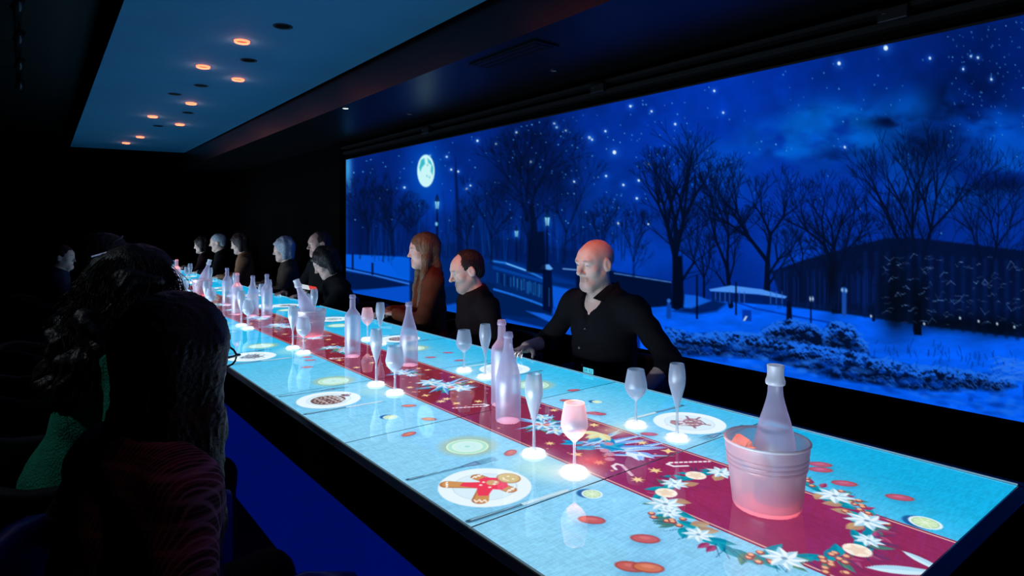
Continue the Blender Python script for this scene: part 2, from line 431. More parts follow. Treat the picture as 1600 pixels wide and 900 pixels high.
            cv.path([(cx + .068, cy + .014), (cx + .062, cy + .004), (cx + .067, cy - .008)], .003, (255, 250, 235))
            for (ax, ay), (bx, by) in (((-.060, .080), (-.076, .052)), ((-.044, -.070), (-.068, -.050)), ((.006, .062), (.034, .062)), ((.024, -.058), (.052, -.052))):
                z = [(cx + ax + (bx - ax) * u + (.004 if i % 2 else -.004), cy + ay + (by - ay) * u + (.004 if i % 2 else -.004)) for i, u in enumerate(np.linspace(0, 1, 6))]
                cv.path(z, .0035, (255, 252, 248))
            for ox, oy in ((.012, .022), (.006, -.012), (.036, .004), (.026, -.004), (-.004, .012)): cv.disc(cx + ox, cy + oy, .004, col=(255, 245, 240))
        elif kind == 'bauble':
            br = (112, 82, 84); cv.disc(cx - .004, cy - .004, .062, .062, 0, br)
            for r, n_ in ((.018, 7), (.032, 12), (.048, 18)):
                for k in range(n_): cv.disc(cx - .004 + r * math.cos(k * 6.283 / n_), cy - .004 + r * math.sin(k * 6.283 / n_), .0042, col=(206, 196, 196))
            for o in (-.028, .006, .026): 
                cv.path([(cx + o + .006 * math.cos(u * 3), cy - .06 + .12 * u) for u in np.linspace(0, 1, 7)], .0035, (225, 222, 226))
            for k in range(5): cv.star(cx + .04, cy - .05 + .022 * k, .012, 3, .5, (222, 236, 246), 3.14)
            cv.disc(cx + .072, cy + .018, .013, .02, .3, (120, 84, 90)); cv.ring(cx + .088, cy + .024, .007, .003, (110, 80, 92))
        elif kind == 'heart':
            for k in range(70):
                u, v = rng.normal(size=2) * .026; cv.disc(cx + u, cy + v * 1.2, .005, col=(86, 96, 118), alpha=.8)
            cv.poly([(cx - .058, cy), (cx - .01, cy + .05), (cx + .05, cy + .03), (cx + .03, cy), (cx + .05, cy - .03), (cx - .01, cy - .05)], (84, 88, 104), .75)
            for k in range(40): 
                u, v = rng.normal(size=2) * .022; cv.disc(cx + u, cy + v, .003, col=(200, 216, 226))
        elif kind == 'deer':
            br = (176, 138, 150)
            cv.disc(cx + .01, cy - .005, .044, .030, .7, br); cv.disc(cx - .035, cy + .03, .022, .016, .6, br)
            for a in (0.2, .9, 2.2, 2.9, 4.0, 5.0): cv.seg(cx + .01, cy, cx + .01 + .065 * math.cos(a), cy + .06 * math.sin(a), .010, .008, (150, 112, 126))
            for k in range(22):
                u, v = rng.normal(size=2) * .03; cv.disc(cx + u, cy + v, .0045, col=(232, 214, 222))
            cv.path([(cx - .05, cy + .01), (cx - .02, cy - .03), (cx + .03, cy - .04), (cx + .05, cy - .005)], .004, (128, 92, 108))
        else:
            for r in (.02, .038, .055):
                for k in range(4):
                    a = k * 1.57 + r * 40
                    cv.path([(cx + r * math.cos(a + u), cy + r * math.sin(a + u)) for u in np.linspace(0, 1.1, 6)], .006, (92, 112, 132))
            cv.disc(cx, cy, .01, col=(92, 112, 132))
    def plate(cx, cy, kind):
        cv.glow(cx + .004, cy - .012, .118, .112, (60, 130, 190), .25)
        cv.disc(cx, cy, .1145, col=(232, 248, 255)); cv.ring(cx, cy, .078, .003, (180, 210, 232), .8); cv.disc(cx, cy, .076, col=(216, 240, 252))
        motif(kind, cx, cy)
    def gold(cx, cy):
        cv.disc(cx + .004, cy + .003, .084, col=(168, 194, 170), alpha=.75, soft=.03)
        cv.disc(cx, cy, .061, col=(178, 232, 215)); cv.ring(cx, cy, .059, .004, (232, 250, 205)); cv.disc(cx, cy, .042, col=(206, 243, 240))
        cv.ring(cx, cy, .043, .003, (240, 252, 225)); cv.ring(cx, cy, .022, .002, (180, 232, 225), .7); cv.disc(cx, cy, .008, col=(170, 226, 215))
    def fork(x0, y0, x1, y1, dk=(46, 84, 112)):
        dx, dy = x1 - x0, y1 - y0; L = math.hypot(dx, dy); ux, uy = dx / L, dy / L; nx, ny = -uy, ux
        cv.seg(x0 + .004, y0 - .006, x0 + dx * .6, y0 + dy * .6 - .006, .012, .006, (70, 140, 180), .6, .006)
        cv.seg(x0, y0, x0 + dx * .16, y0 + dy * .16, .012, .009, dk); cv.seg(x0 + dx * .1, y0 + dy * .1, x0 + dx * .6, y0 + dy * .6, .006, .005, dk)
        cv.seg(x0 + dx * .02, y0 + dy * .02 + .001, x0 + dx * .55, y0 + dy * .55 + .001, .004, .002, (150, 190, 215))
        bx, by = x0 + dx * .6, y0 + dy * .6
        cv.poly([(bx - nx * .003, by - ny * .003), (bx + ux * .03 - nx * .013, by + uy * .03 - ny * .013), (bx + ux * .05 - nx * .014, by + uy * .05 - ny * .014), (bx + ux * .05 + nx * .014, by + uy * .05 + ny * .014), (bx + ux * .03 + nx * .013, by + uy * .03 + ny * .013), (bx + nx * .003, by + ny * .003)], (120, 160, 195))
        for o in (-.012, -.004, .004, .012): cv.seg(bx + ux * .045 + nx * o, by + uy * .045 + ny * o, x1 + nx * o, y1 + ny * o, .0035, .002, dk)
        for o in (-.012, .012): cv.seg(bx + nx * o * .3, by + ny * o * .3, bx + ux * .045 + nx * o, by + uy * .045 + ny * o, .003, .003, dk)
    def knife(x0, y0, x1, y1, dk=(54, 92, 118)):
        dx, dy = x1 - x0, y1 - y0
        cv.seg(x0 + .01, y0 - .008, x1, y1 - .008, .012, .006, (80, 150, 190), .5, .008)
        cv.seg(x0, y0, x0 + dx * .5, y0 + dy * .5, .015, .009, dk); cv.seg(x0 + dx * .03, y0 + .002, x0 + dx * .48, y0 + dy * .5 + .002, .005, .003, (150, 190, 212))
        cv.poly([(x0 + dx * .5, y0 + dy * .5 - .005), (x0 + dx * .54, y0 + dy * .54 - .010), (x1 - dx * .05, y1 - .009), (x1, y1 + .002), (x1 - dx * .06, y1 + .008), (x0 + dx * .5, y0 + dy * .5 + .006)], (196, 226, 240))
        cv.seg(x0 + dx * .52, y0 + dy * .5 - .008, x1 - dx * .03, y1 - .008, .003, .002, (110, 160, 190))
    lk = ['ginger', 'bauble', 'heart', 'deer', 'bauble', 'swirl', 'heart', 'deer', 'bauble', 'swirl']
    rk = ['deer', 'swirl', 'bauble', 'swirl', 'heart', 'deer', 'bauble', 'swirl', 'deer', 'heart']
    for k in range(10):
        o = PER * k
        # warm light pools by the wine glasses
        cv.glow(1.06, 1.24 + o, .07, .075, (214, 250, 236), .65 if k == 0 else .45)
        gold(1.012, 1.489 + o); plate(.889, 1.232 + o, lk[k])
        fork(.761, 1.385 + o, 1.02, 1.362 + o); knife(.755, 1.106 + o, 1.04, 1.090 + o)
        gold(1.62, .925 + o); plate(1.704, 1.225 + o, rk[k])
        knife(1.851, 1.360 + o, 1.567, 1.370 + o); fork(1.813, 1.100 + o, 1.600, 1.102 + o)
    al = [(1.079, 1.372), (1.082, 1.962), (1.058, 1.783), (0.932, 1.691), (0.968, 0.946), (0.994, 0.821), (0.891, 0.770), (0.914, 0.748), (1.676, 0.790), (1.640, 0.772), (1.598, 0.694), (1.616, 0.577), (1.691, 1.751), (1.570, 1.662), (1.534, 1.493), (1.542, 1.475), (1.511, 1.233), (1.704, 2.683), (1.574, 2.636), (1.647, 2.490), (1.085, 2.94), (1.02, 2.80), (1.10, 3.02)]
    an = [.5, -.6, -.9, .2, -.9, -.85, -.95, -.85, -.85, -.8, -.85, -.95, -.3, -.9, -.6, -.9, -.8, -.8, -.6, -.5, -.5, -.6, -.8]
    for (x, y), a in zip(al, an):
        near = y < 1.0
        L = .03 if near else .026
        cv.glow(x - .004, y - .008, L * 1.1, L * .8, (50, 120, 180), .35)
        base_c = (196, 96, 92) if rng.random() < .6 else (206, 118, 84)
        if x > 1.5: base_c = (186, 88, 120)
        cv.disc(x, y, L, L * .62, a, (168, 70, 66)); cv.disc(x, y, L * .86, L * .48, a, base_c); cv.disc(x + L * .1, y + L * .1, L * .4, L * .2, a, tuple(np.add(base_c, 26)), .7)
    for x, y, r in ((1.520, 0.493, .031), (1.644, 1.581, .018), (1.063, 1.038, .025), (0.967, 1.882, .024)):
        cv.disc(x - .007, y + .010, r, col=(20, 70, 140), alpha=.8, soft=.006); cv.disc(x, y, r, col=(232, 248, 250)); cv.disc(x, y, r * .82, col=(150, 200, 160)); cv.disc(x, y, r * .74, col=(200, 232, 180))
        for k in range(8): cv.seg(x, y, x + r * .74 * math.cos(k * .785), y + r * .74 * math.sin(k * .785), .002, .002, (238, 250, 238))
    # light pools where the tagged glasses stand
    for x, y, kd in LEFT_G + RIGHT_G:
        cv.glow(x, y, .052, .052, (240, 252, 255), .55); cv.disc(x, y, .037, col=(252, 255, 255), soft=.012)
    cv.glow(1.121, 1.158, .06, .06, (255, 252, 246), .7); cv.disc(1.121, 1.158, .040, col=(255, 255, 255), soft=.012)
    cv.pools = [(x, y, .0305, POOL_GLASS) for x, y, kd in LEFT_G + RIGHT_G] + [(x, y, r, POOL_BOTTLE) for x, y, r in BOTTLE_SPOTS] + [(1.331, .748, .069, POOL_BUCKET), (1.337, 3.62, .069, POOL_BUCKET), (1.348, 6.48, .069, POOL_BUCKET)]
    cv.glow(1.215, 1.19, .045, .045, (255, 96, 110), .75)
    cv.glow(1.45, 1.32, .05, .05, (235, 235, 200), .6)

EDGE_W = (28.0, 3.0)
screen_m = screen_mat('lit_table_display', 0.035, 0.5, 1.0)
rim_m = mat('black_gloss_rim', (12, 14, 18), 0.22, 0.5)
body_m = mat('black_laminate', (8, 9, 12), 0.35, 0.5)
table = empty('display_table', (0, 0, 0))
tag(table, 'very long black table whose whole top is lit display panels set with projected plates', 'table')
for p in range(NP):
    y0 = TY0 + PL * p + (0.0024 if p else 0); y1 = TY0 + PL * (p + 1) - 0.0024
    rx = (0.0024, 0.0026, 0.003, 0.0036, 0.0044, 0.006)[min(p, 5)] if p < 9 else 0.009
    ry = (0.0028, 0.0032, 0.0042, 0.0055, 0.007, 0.010)[min(p, 5)] if p < 9 else 0.016
    nx = int((TX1 - TX0) / rx) + 1; ny = int((y1 - y0) / ry) + 1
    X = np.linspace(TX0, TX1, nx); Y = np.linspace(y0, y1, ny)
    cv = Canvas(X, Y); paint_table(cv, rx)
    gx, gy = np.meshgrid(X, Y)
    V = np.stack([gx.ravel(), gy.ravel(), np.full(gx.size, TZ)], 1)
    i = (np.arange(ny - 1)[:, None] * nx + np.arange(nx - 1)[None, :]).ravel()
    F = np.stack([i, i + 1, i + nx + 1, i + nx], 1)
    L = lin(np.clip(cv.c, 0, 255))
    for px_, py_, r_, c_ in cv.pools:
        w = cv.win(px_ - r_, px_ + r_, py_ - r_, py_ + r_)
        if w is not None: L[w[0], w[1]] = np.where((np.hypot(w[2] - px_, w[3] - py_) < r_)[..., None], c_, L[w[0], w[1]])
    mesh_obj('display_panel', V, F, screen_m, table, True, L.reshape(-1, 3))
RO = 0.034
def edge_piece(name, x0, x1, y0, y1, z0, z1, b=0.003, m=rim_m): return MB().box(x0, x1, y0, y1, z0, z1, b).build(name, m, table)
for p in range(NP):
    y0 = TY0 + PL * p - (RO if p == 0 else 0) + 0.0008; y1 = TY0 + PL * (p + 1) + (RO if p == NP - 1 else 0) - 0.0008
    edge_piece('rim', TX0 - RO, TX0 - 0.0008, y0, y1, TZ - 0.15, TZ + 0.001)
    edge_piece('rim', TX1 + 0.0008, TX1 + RO, y0, y1, TZ - 0.15, TZ + 0.001)
edge_piece('rim', TX0, TX1, TY0 - RO, TY0 - 0.0008, TZ - 0.15, TZ + 0.001); edge_piece('rim', TX0, TX1, TY1 + 0.0008, TY1 + RO, TZ - 0.15, TZ + 0.001)
steel = mat('edge_steel', (190, 196, 205), 0.3, 0.5, 0.6)
# rim strips given an added glow and area lights to brighten faces opposite
edge_m = mat('edge_strip_added_glow', (180, 200, 210), 0.4, emit=(96, 124, 136), estr=0.7)
for xa, xb, sx, pw in ((TX1 + 0.002, TX1 + 0.0045, -1, EDGE_W[1]), (TX0 - 0.0045, TX0 - 0.002, 1, EDGE_W[0])):
    MB().box(xa, xb, TY0, TY1, TZ, TZ + 0.004).build('edge_strip', edge_m, table)
    L = bpy.data.lights.new('added_face_fill', 'AREA'); L.shape = 'RECTANGLE'; L.size = TY1 - TY0 - (0.9 if sx < 0 else 0.1); L.size_y = 0.006; L.energy = pw; L.color = (0.66, 0.82, 1.0); L.spread = math.radians(75)
    o = bpy.data.objects.new('added_face_fill', L); C.objects.link(o); o.parent = table
    o.location = (xb + 0.004 if sx > 0 else xa - 0.004, (TY0 + TY1) / 2 + (0.42 if sx < 0 else 0.04), TZ + 0.008)
    o.rotation_euler = Vector((sx, 0, 0.36)).to_track_quat('-Z', 'Y').to_euler()
    o.rotation_euler = Matrix((Vector((0, 1, 0)), Vector((sx, 0, 0.36)).normalized().cross(Vector((0, 1, 0))) * -1, -Vector((sx, 0, 0.36)).normalized())).transposed().to_euler()
MB().box(TX0, TX1, TY0, TY1, TZ - 0.15, TZ - 0.01).build('tray', body_m, table)
skirt_m = mat('blue_backlit_skirt', (10, 12, 60), 0.35, 0.5, emit=(0, 12, 92), estr=0.9)
MB().box(TX0 + 0.12, TX1 - 0.12, TY0 + 0.06, TY1 - 0.1, 0.0, TZ - 0.152).build('skirt', skirt_m, table)

# ------------------------------------------------------------------ projection wall
SY0, SY1 = -0.45, 6.96
SZ0, SZ1 = CAM_H - 0.738, CAM_H + 0.818
cs, sn = math.cos(YAW), math.sin(YAW)
def wall_x(Y):                       # column of a wall point in the measured frame
    return 800 + FPX * (WX * cs - Y * sn) / (WX * sn + Y * cs)
def wall_depth(Y): return WX * sn + Y * cs
xs = np.linspace(wall_x(SY1), wall_x(SY0), 1150)
xs = np.concatenate([np.linspace(xs[0], 1610, 810), np.linspace(1612, xs[-1], 100)])
tx = (xs - 800) / FPX
Ys = WX * (cs - tx * sn) / (sn + tx * cs)
nz = 336
Zs = np.linspace(SZ1, SZ0, nz)
PY = HOR - FPX * (Zs[:, None] - CAM_H) / wall_depth(Ys)[None, :]
cv = Canvas(xs, PY); cv.soft = 2.2
X = np.broadcast_to(xs[None, :], PY.shape); Yp = PY
rng = np.random.default_rng(11)
def top_of(x): return 250.4 - 0.2165 * (x - 540)
def bot_of(x): return 455 + 0.1937 * (x - 541)
# sky
b1 = np.array((0, 36, 126.)); b2 = np.array((0, 52, 178.)); b3 = np.array((0, 18, 74.)); b4 = np.array((0, 74, 214.))
d = np.zeros(X.shape + (3,)) + b1
def mixin(col, a):
    global d
    d = d * (1 - a[..., None]) + np.array(col, float) * a[..., None]
G = lambda cx, cy, rx, ry: np.exp(-((X - cx) / rx) ** 2 - ((Yp - cy) / ry) ** 2)
mixin(b2, 0.85 * G(1100, 160, 150, 140)); mixin(b2, .55 * G(1250, 300, 220, 160)); mixin(b2, .6 * G(665, 300, 45, 70))
mixin((0, 60, 170), .5 * G(760, 340, 120, 70)); mixin((0, 62, 176), .5 * G(930, 330, 60, 120)); mixin(b4, .45 * G(1010, 400, 80, 40)); mixin(b4, .4 * G(960, 410, 60, 30)); mixin(b4, .45 * G(1250, 400, 60, 40)); mixin((0, 50, 160), .5 * G(1560, 360, 60, 30))
mixin(b3, .75 * G(1530, 110, 90, 100)); mixin((0, 12, 48), .75 * G(1440, 225, 70, 45)); mixin((0, 14, 60), .5 * G(560, 350, 40, 90)); mixin((0, 16, 70), .55 * G(835, 250, 50, 80))
cl = fbm(X / 75 + 3, Yp / 48, 21, 5)
blob = lambda *L: sum(k * G(x, y, rx, ry) for k, x, y, rx, ry in L)
mixin((0, 90, 196), smooth(.24, .52, cl) * blob((1.0, 1205, 232, 42, 34), (.9, 1290, 190, 55, 28), (1.0, 1345, 205, 70, 42), (.7, 1270, 215, 50, 40), (.6, 1430, 165, 45, 26)).clip(0, .95))
mixin((0, 76, 190), smooth(.24, .52, fbm(X / 80, Yp / 40, 5)) * blob((.85, 1545, 195, 60, 28), (.8, 1580, 245, 60, 34), (.55, 1480, 300, 90, 34), (.6, 1130, 250, 70, 60), (.5, 1390, 260, 60, 30), (.8, 1700, 250, 100, 60)).clip(0, .9))
mixin((0, 9, 44), smooth(.34, .58, fbm(X / 60 + 9, Yp / 34, 31)) * blob((.9, 1385, 190, 34, 12), (.95, 1450, 232, 46, 34), (.8, 1500, 160, 50, 40), (.7, 1570, 290, 40, 14), (.5, 1310, 245, 40, 14)).clip(0, .95))
d *= (0.86 + 0.28 * fbm(X / 24, Yp / 24, 77, 4))[..., None]
cv.c[:] = d
# screen edge glow
cv.glow(543, 262, 7, 34, (60, 160, 230), .9); cv.seg(542, 290, 542, 460, 3, 3, (0, 60, 140), .6)
# far hazy trunks and tree clouds on the left half
for k in range(60):
    x = 550 + 400 * rng.random(); h = 250 + 90 * rng.random()
    cv.seg(x, 400, x + rng.normal() * 4, h + 40, 3 + 6 * rng.random(), 1, (0, 22, 84), .35, 5)
for x, y, rx, ry in ((565, 360, 14, 60), (605, 330, 15, 70), (640, 350, 20, 55), (830, 250, 50, 70), (780, 300, 30, 60), (880, 290, 40, 50), (735, 360, 40, 30), (920, 380, 26, 30)):
    cv.glow(x, y, rx, ry, (0, 16, 66), .55)
# stars
def star(x, y, r, br): 
    c = np.array((90, 180, 235.)) * br + (1 - br) * np.array((40, 110, 210.))
    if br > .8: cv.glow(x, y, r * 2.6, r * 2.6, (30, 110, 230), .5); c = np.array((215, 240, 255.))
    r = r * .8
    cv.disc(x, y, r, r * 1.15, 0, c, min(1, br + .15), 1.5)
for x, y, r in ((1384, 75, 4.2), (1311, 99, 3.2), (1453, 91, 2.2), (960, 238, 3.4), (921, 215, 2.6), (925, 218, 2), (1116, 142, 2), (1130, 176, 1.8), (632, 293, 2.0), (672, 243, 1.8), (746, 220, 2), (698, 245, 1.8), (807, 207, 2), (775, 225, 1.6), (830, 253, 2), (985, 166, 2.2), (1018, 174, 1.8), (1055, 194, 2), (1013, 257, 2), (998, 282, 2), (946, 205, 1.8), (866, 193, 1.8), (870, 199, 1.8), (884, 204, 1.6), (947, 275, 1.8), (974, 289, 2), (897, 284, 1.8), (995, 310, 2), (966, 349, 2), (1013, 350, 1.6), (729, 295, 1.8), (735, 290, 1.6), (705, 265, 1.8), (716, 268, 1.8), (1320, 230, 2), (1505, 108, 1.8), (1528, 90, 2), (1517, 88, 1.6), (1549, 124, 2)):
    star(x, y, r, .95)
for k in range(260):
    x = 545 + 1180 * rng.random(); y0 = top_of(x)
    y = y0 + 6 + (360 - y0) * rng.random() ** 1.4
    star(x, y, .8 + .7 * rng.random(), .3 + .5 * rng.random())
for k in range(90):
    x = 760 + 320 * rng.random(); star(x, top_of(x) + 10 + 190 * rng.random(), .9 + .6 * rng.random(), .35 + .45 * rng.random())
for k in range(90):
    x = 1480 + 120 * rng.random(); star(x, top_of(x) + 8 + 190 * rng.random(), .7 + .5 * rng.random(), .35 + .4 * rng.random())
# moon
cv.glow(665, 270, 26, 46, (0, 84, 190), .8)
cv.disc(665.5, 267, 13.6, 25.5, 0.0, (200, 246, 248), 1, 1.6)
for pts in (((658, 250), (663, 247), (664, 256), (659, 262), (657, 268), (655, 262)), ((668, 247), (673, 252), (677, 262), (676, 273), (673, 268), (674, 258), (669, 254))): cv.poly(pts, (40, 178, 196), .9, 2.5)
for x, y in ((667, 275), (671, 277), (668, 258)): cv.disc(x, y, 1.2, 1.6, 0, (110, 190, 200), .8)
# ground: snow slopes and street
def band(pts_top, pts_bot, col, alpha=1.0, soft=3.0, tex=None): cv.poly(list(pts_top) + list(pts_bot)[::-1], col, alpha, soft, tex)
mott = lambda a, b, sx, sy, seed: (lambda x, y: smooth(a, b, fbm(x / sx, y / sy, seed, 4)))
band([(535, 398), (640, 401), (800, 404), (940, 420)], [(535, 470), (640, 485), (800, 510), (940, 545)], (0, 46, 132))
band([(535, 397), (560, 398), (640, 402)], [(535, 420), (590, 428), (640, 442)], (4, 92, 226)); band([(600, 402), (640, 403)], [(620, 430), (640, 436)], (0, 88, 214), .7)
cv.path([(541, 421), (580, 429), (640, 444)], 3, (40, 110, 220)); cv.path([(541, 418), (640, 440)], 1.5, (0, 26, 84))
band([(535, 424), (580, 431), (640, 446)], [(535, 452), (580, 452), (640, 448)], (0, 24, 76)); band([(545, 455), (600, 450), (640, 446)], [(545, 460), (600, 475), (650, 486)], (4, 78, 204), .95)
cv.seg(551, 396, 551, 420, 3, 3, (0, 20, 72)); cv.seg(582, 412, 582, 428, 3, 3, (0, 16, 60))
band([(690, 400), (770, 410), (860, 440), (940, 450)], [(690, 480), (770, 505), (860, 530), (940, 548)], (0, 36, 106))
cv.poly([(640, 440), (700, 448), (760, 440), (800, 452), (860, 478), (870, 500), (760, 490), (640, 470)], (0, 30, 84)); cv.poly([(690, 478), (730, 470), (770, 490), (700, 500)], (6, 84, 206), .9, 4)
cv.poly([(822, 486), (850, 490), (880, 500), (860, 504)], (16, 96, 226), .95, 3); cv.poly([(790, 498), (850, 512), (900, 528), (790, 515)], (6, 80, 210), .95, 3)
cv.poly([(862, 446), (905, 455), (900, 476), (880, 490), (862, 478)], (10, 92, 226), .9, 4); cv.poly([(860, 480), (940, 486), (940, 550), (870, 520)], (8, 84, 216), .9, 6)
# dark treeline and wall behind it
band([(640, 392), (700, 380), (800, 372), (900, 392), (960, 424)], [(640, 402), (700, 402), (800, 408), (900, 440), (960, 440)], (0, 26, 88), .85, 8, None)
for k in range(130):
    x = 560 + 420 * rng.random(); y = 400 + rng.normal() * 6; h = 20 + 60 * rng.random()
    cv.seg(x, y, x + rng.normal() * 5, y - h, 1.6, .8, (0, 60, 150) if rng.random() < .35 else (0, 18, 66), .55)
# bridge railing
cv.path([(770, 408), (790, 411), (815, 420), (832, 427), (850, 436)], 3.2, (30, 110, 210)); cv.path([(792, 412), (826, 424)], 1.6, (120, 190, 240))
cv.path([(772, 418), (850, 440)], 5, (4, 70, 170), .7); cv.path([(772, 452), (800, 460), (830, 470), (856, 480)], 3.6, (22, 104, 220))
cv.poly([(774, 424), (850, 444), (850, 474), (774, 450)], (0, 36, 100), .85, 2)
for k in range(46):
    x = 775 + 74 * rng.random(); y = 424 + (x - 774) * .27
    cv.seg(x, y + 4 * rng.random(), x, y + 14 + 8 * rng.random(), 1.3, 1, (30, 110, 190) if rng.random() < .6 else (0, 20, 70), .7)
cv.poly([(848, 420), (862, 421), (864, 478), (862, 490), (848, 484)], (0, 14, 54)); cv.poly([(844, 420), (848, 414), (858, 413), (864, 420), (860, 422)], (90, 160, 235)); cv.seg(858, 450, 858, 478, 1, 1, (60, 120, 180), .6)
# lamp posts
def lamp(x, y, yb, s=1.0, lit=(150, 225, 250)):
    cv.seg(x, y, x, yb, 2.4 * s, 3.2 * s, (0, 12, 50)); cv.poly([(x - 4 * s, y), (x + 4 * s, y), (x + 2 * s, y - 7 * s), (x, y - 12 * s), (x - 2 * s, y - 7 * s)], (0, 12, 50))
    cv.glow(x, y + 5 * s, 6 * s, 9 * s, (20, 120, 230), .6); cv.poly([(x - 3.2 * s, y), (x + 3.2 * s, y), (x + 1.8 * s, y + 11 * s), (x - 1.8 * s, y + 11 * s)], lit); cv.seg(x, y - 2, x, y + 11 * s, 1.2, 1.2, (0, 30, 90), .7)
lamp(683, 315, 392, 1.0); cv.disc(682, 350, 2, 3, 0, (120, 200, 240)); lamp(855, 340, 410, 1.15); lamp(807, 361, 408, .8); cv.seg(718, 392, 712, 265, 9, 3, (0, 16, 66), .8, 3); cv.seg(712, 275, 712, 246, 3, 2, (0, 20, 80), .7, 2)
# park wall behind the middle of the picture
band([(900, 416), (960, 424), (1050, 440)], [(900, 470), (960, 488), (1050, 500)], (0, 14, 52)); cv.path([(960, 427), (1048, 441)], 1.6, (70, 130, 220)); cv.path([(880, 420), (905, 422)], 1.8, (110, 170, 230))
# right half snow field
band([(1000, 482), (1070, 476), (1120, 464), (1240, 470), (1400, 494), (1600, 524), (2200, 620)], [(1000, 560), (1070, 570), (1120, 580), (1240, 600), (1400, 630), (1600, 664), (2200, 780)], (2, 84, 224))
d = cv.c; mk = (Yp > 470) & (X > 1000)
cv.c[:] = np.where(mk[..., None], d * (0.88 + 0.34 * fbm(X / 30, Yp / 9, 41, 4))[..., None], d)
# trees
def tree(x, y, h, tr, seed, spread=.42, depth=6, col=(0, 9, 36), lean=0.0, alpha=.95):
    sf = 1.5
    if x < 1000 and tr < 12: alpha = .5; sf = 3.0
    g = np.random.default_rng(seed)
    def br(x, y, a, L, w, dp):
        x1 = x + L * math.sin(a); y1 = y - L * math.cos(a)
        cv.seg(x, y, x1, y1, max(w, .9), max(w * .68, .8), col, alpha * (1 if dp > 2 else .55), sf)
        if dp == 0: return
        n = 2 if g.random() < .45 else 3
        for k in range(n):
            br(x1, y1, a * .82 + spread * (k - (n - 1) / 2) * (1.25 if n == 2 else .95) + g.normal() * .16, L * (.62 + .24 * g.random()), w * .62, dp - 1)
        if dp >= 3:
            br(x + (x1 - x) * .35, y + (y1 - y) * .35, a + (g.random() - .5) * 1.5, L * .62, w * .38, dp - 3)
        if dp >= 2: 
            br(x + (x1 - x) * .6, y + (y1 - y) * .6, a + (g.random() - .5) * 1.7, L * .5, w * .4, dp - 2)
    br(x, y, lean, h * .30, tr, depth)
for x, y, h, tr, sd, sp, dp, ln in ((1058, 478, 255, 13, 1, .36, 6, -.04), (1142, 478, 200, 8, 2, .34, 6, -.1), (1198, 470, 205, 11, 3, .42, 6, .02), (1308, 484, 190, 11, 4, .42, 6, 0), (1432, 516, 300, 11, 5, .34, 6, .02), (830, 400, 190, 9, 6, .44, 6, -.12), (768, 410, 130, 5, 7, .4, 5, .0), (880, 410, 160, 5, 8, .45, 5, .1), (612, 396, 110, 5, 9, .4, 5, 0), (575, 396, 120, 4, 10, .4, 5, 0), (1560, 520, 260, 7, 12, .5, 6, -.2), (1365, 500, 170, 5, 13, .4, 5, .1), (1100, 470, 120, 4, 14, .4, 5, 0), (990, 440, 110, 4, 15, .4, 5, 0), (940, 420, 110, 4, 16, .45, 5, 0), (1250, 470, 130, 4, 18, .45, 5, 0), (1720, 560, 300, 10, 19, .45, 6, 0), (730, 400, 90, 3, 20, .4, 5, 0), (650, 398, 90, 3, 22, .4, 5, 0)):
    tree(x, y, h, tr, sd, sp, dp, ln and (0, 9, 36) or (0, 10, 40), ln)
cv.poly([(822, 425), (829, 360), (826, 320), (834, 318), (840, 362), (850, 362), (853, 428)], (0, 11, 42), .9, 3)
cv.poly([(1049, 482), (1053, 400), (1066, 400), (1069, 482)], (0, 8, 32), 1, 3); cv.poly([(1300, 490), (1302, 410), (1312, 410), (1315, 490)], (0, 8, 30), 1, 3)
# building on the right
bld = [(1205, 424), (1250, 408), (1320, 388), (1385, 372), (1430, 372), (1520, 382), (1600, 392), (2200, 470), (2200, 640), (1600, 528), (1440, 508), (1330, 492), (1225, 478)]
cv.poly(bld, (1, 12, 44), .9, 3)
for x in np.arange(1352, 2100, 17):
    y0 = 398 + (x - 1400) * .06; y1 = 500 + (x - 1400) * .15
    cv.seg(x, y0, x, y1, 6.5, 6.5, (3, 26, 82), .6, 4)
for k in range(70):
    x = 1210 + 160 * rng.random(); cv.seg(x, 420 + 20 * rng.random(), x, 470 + 15 * rng.random(), 1.2, 1.2, (3, 34, 110), .5)
for yy in (415, 445, 474): cv.path([(1360, yy), (2000, yy + 70)], 2, (1, 16, 54), .8)
for x, rx, y, ry in ((1398, 26, 470, 55), (1435, 16, 470, 40), (1300, 8, 440, 40), (1480, 60, 505, 14), (1560, 50, 512, 16)): cv.glow(x, y, rx, ry, (0, 5, 18), .85)
cv.seg(1398, 500, 1400, 400, 20, 6, (0, 5, 18), .6, 14); cv.poly([(1428, 523), (1429, 470), (1439, 470), (1440, 524)], (0, 5, 20), 1, 2)
for k in range(110):
    x = 1375 + 225 * rng.random(); y = 398 + 110 * rng.random(); L = 4 + 12 * rng.random(); a = rng.normal() * .35
    cv.path([(x, y), (x + L * .5, y + L * a), (x + L, y + L * a * .5 + rng.normal() * 2)], 1.1, (105, 150, 215), .18 + .4 * rng.random() ** 2, 1.4)
for x, y in ((1500, 497), (1529, 502), (1558, 506), (1444, 506), (1361, 494), (1585, 511)): cv.disc(x, y, 1.5, 1.8, 0, (190, 215, 240))
cv.seg(1319, 452, 1319, 490, 7, 7, (20, 70, 160)); cv.disc(1316, 453, 2, 3, 0, (120, 170, 220)); cv.disc(1322, 454, 2, 3, 0, (120, 170, 220))
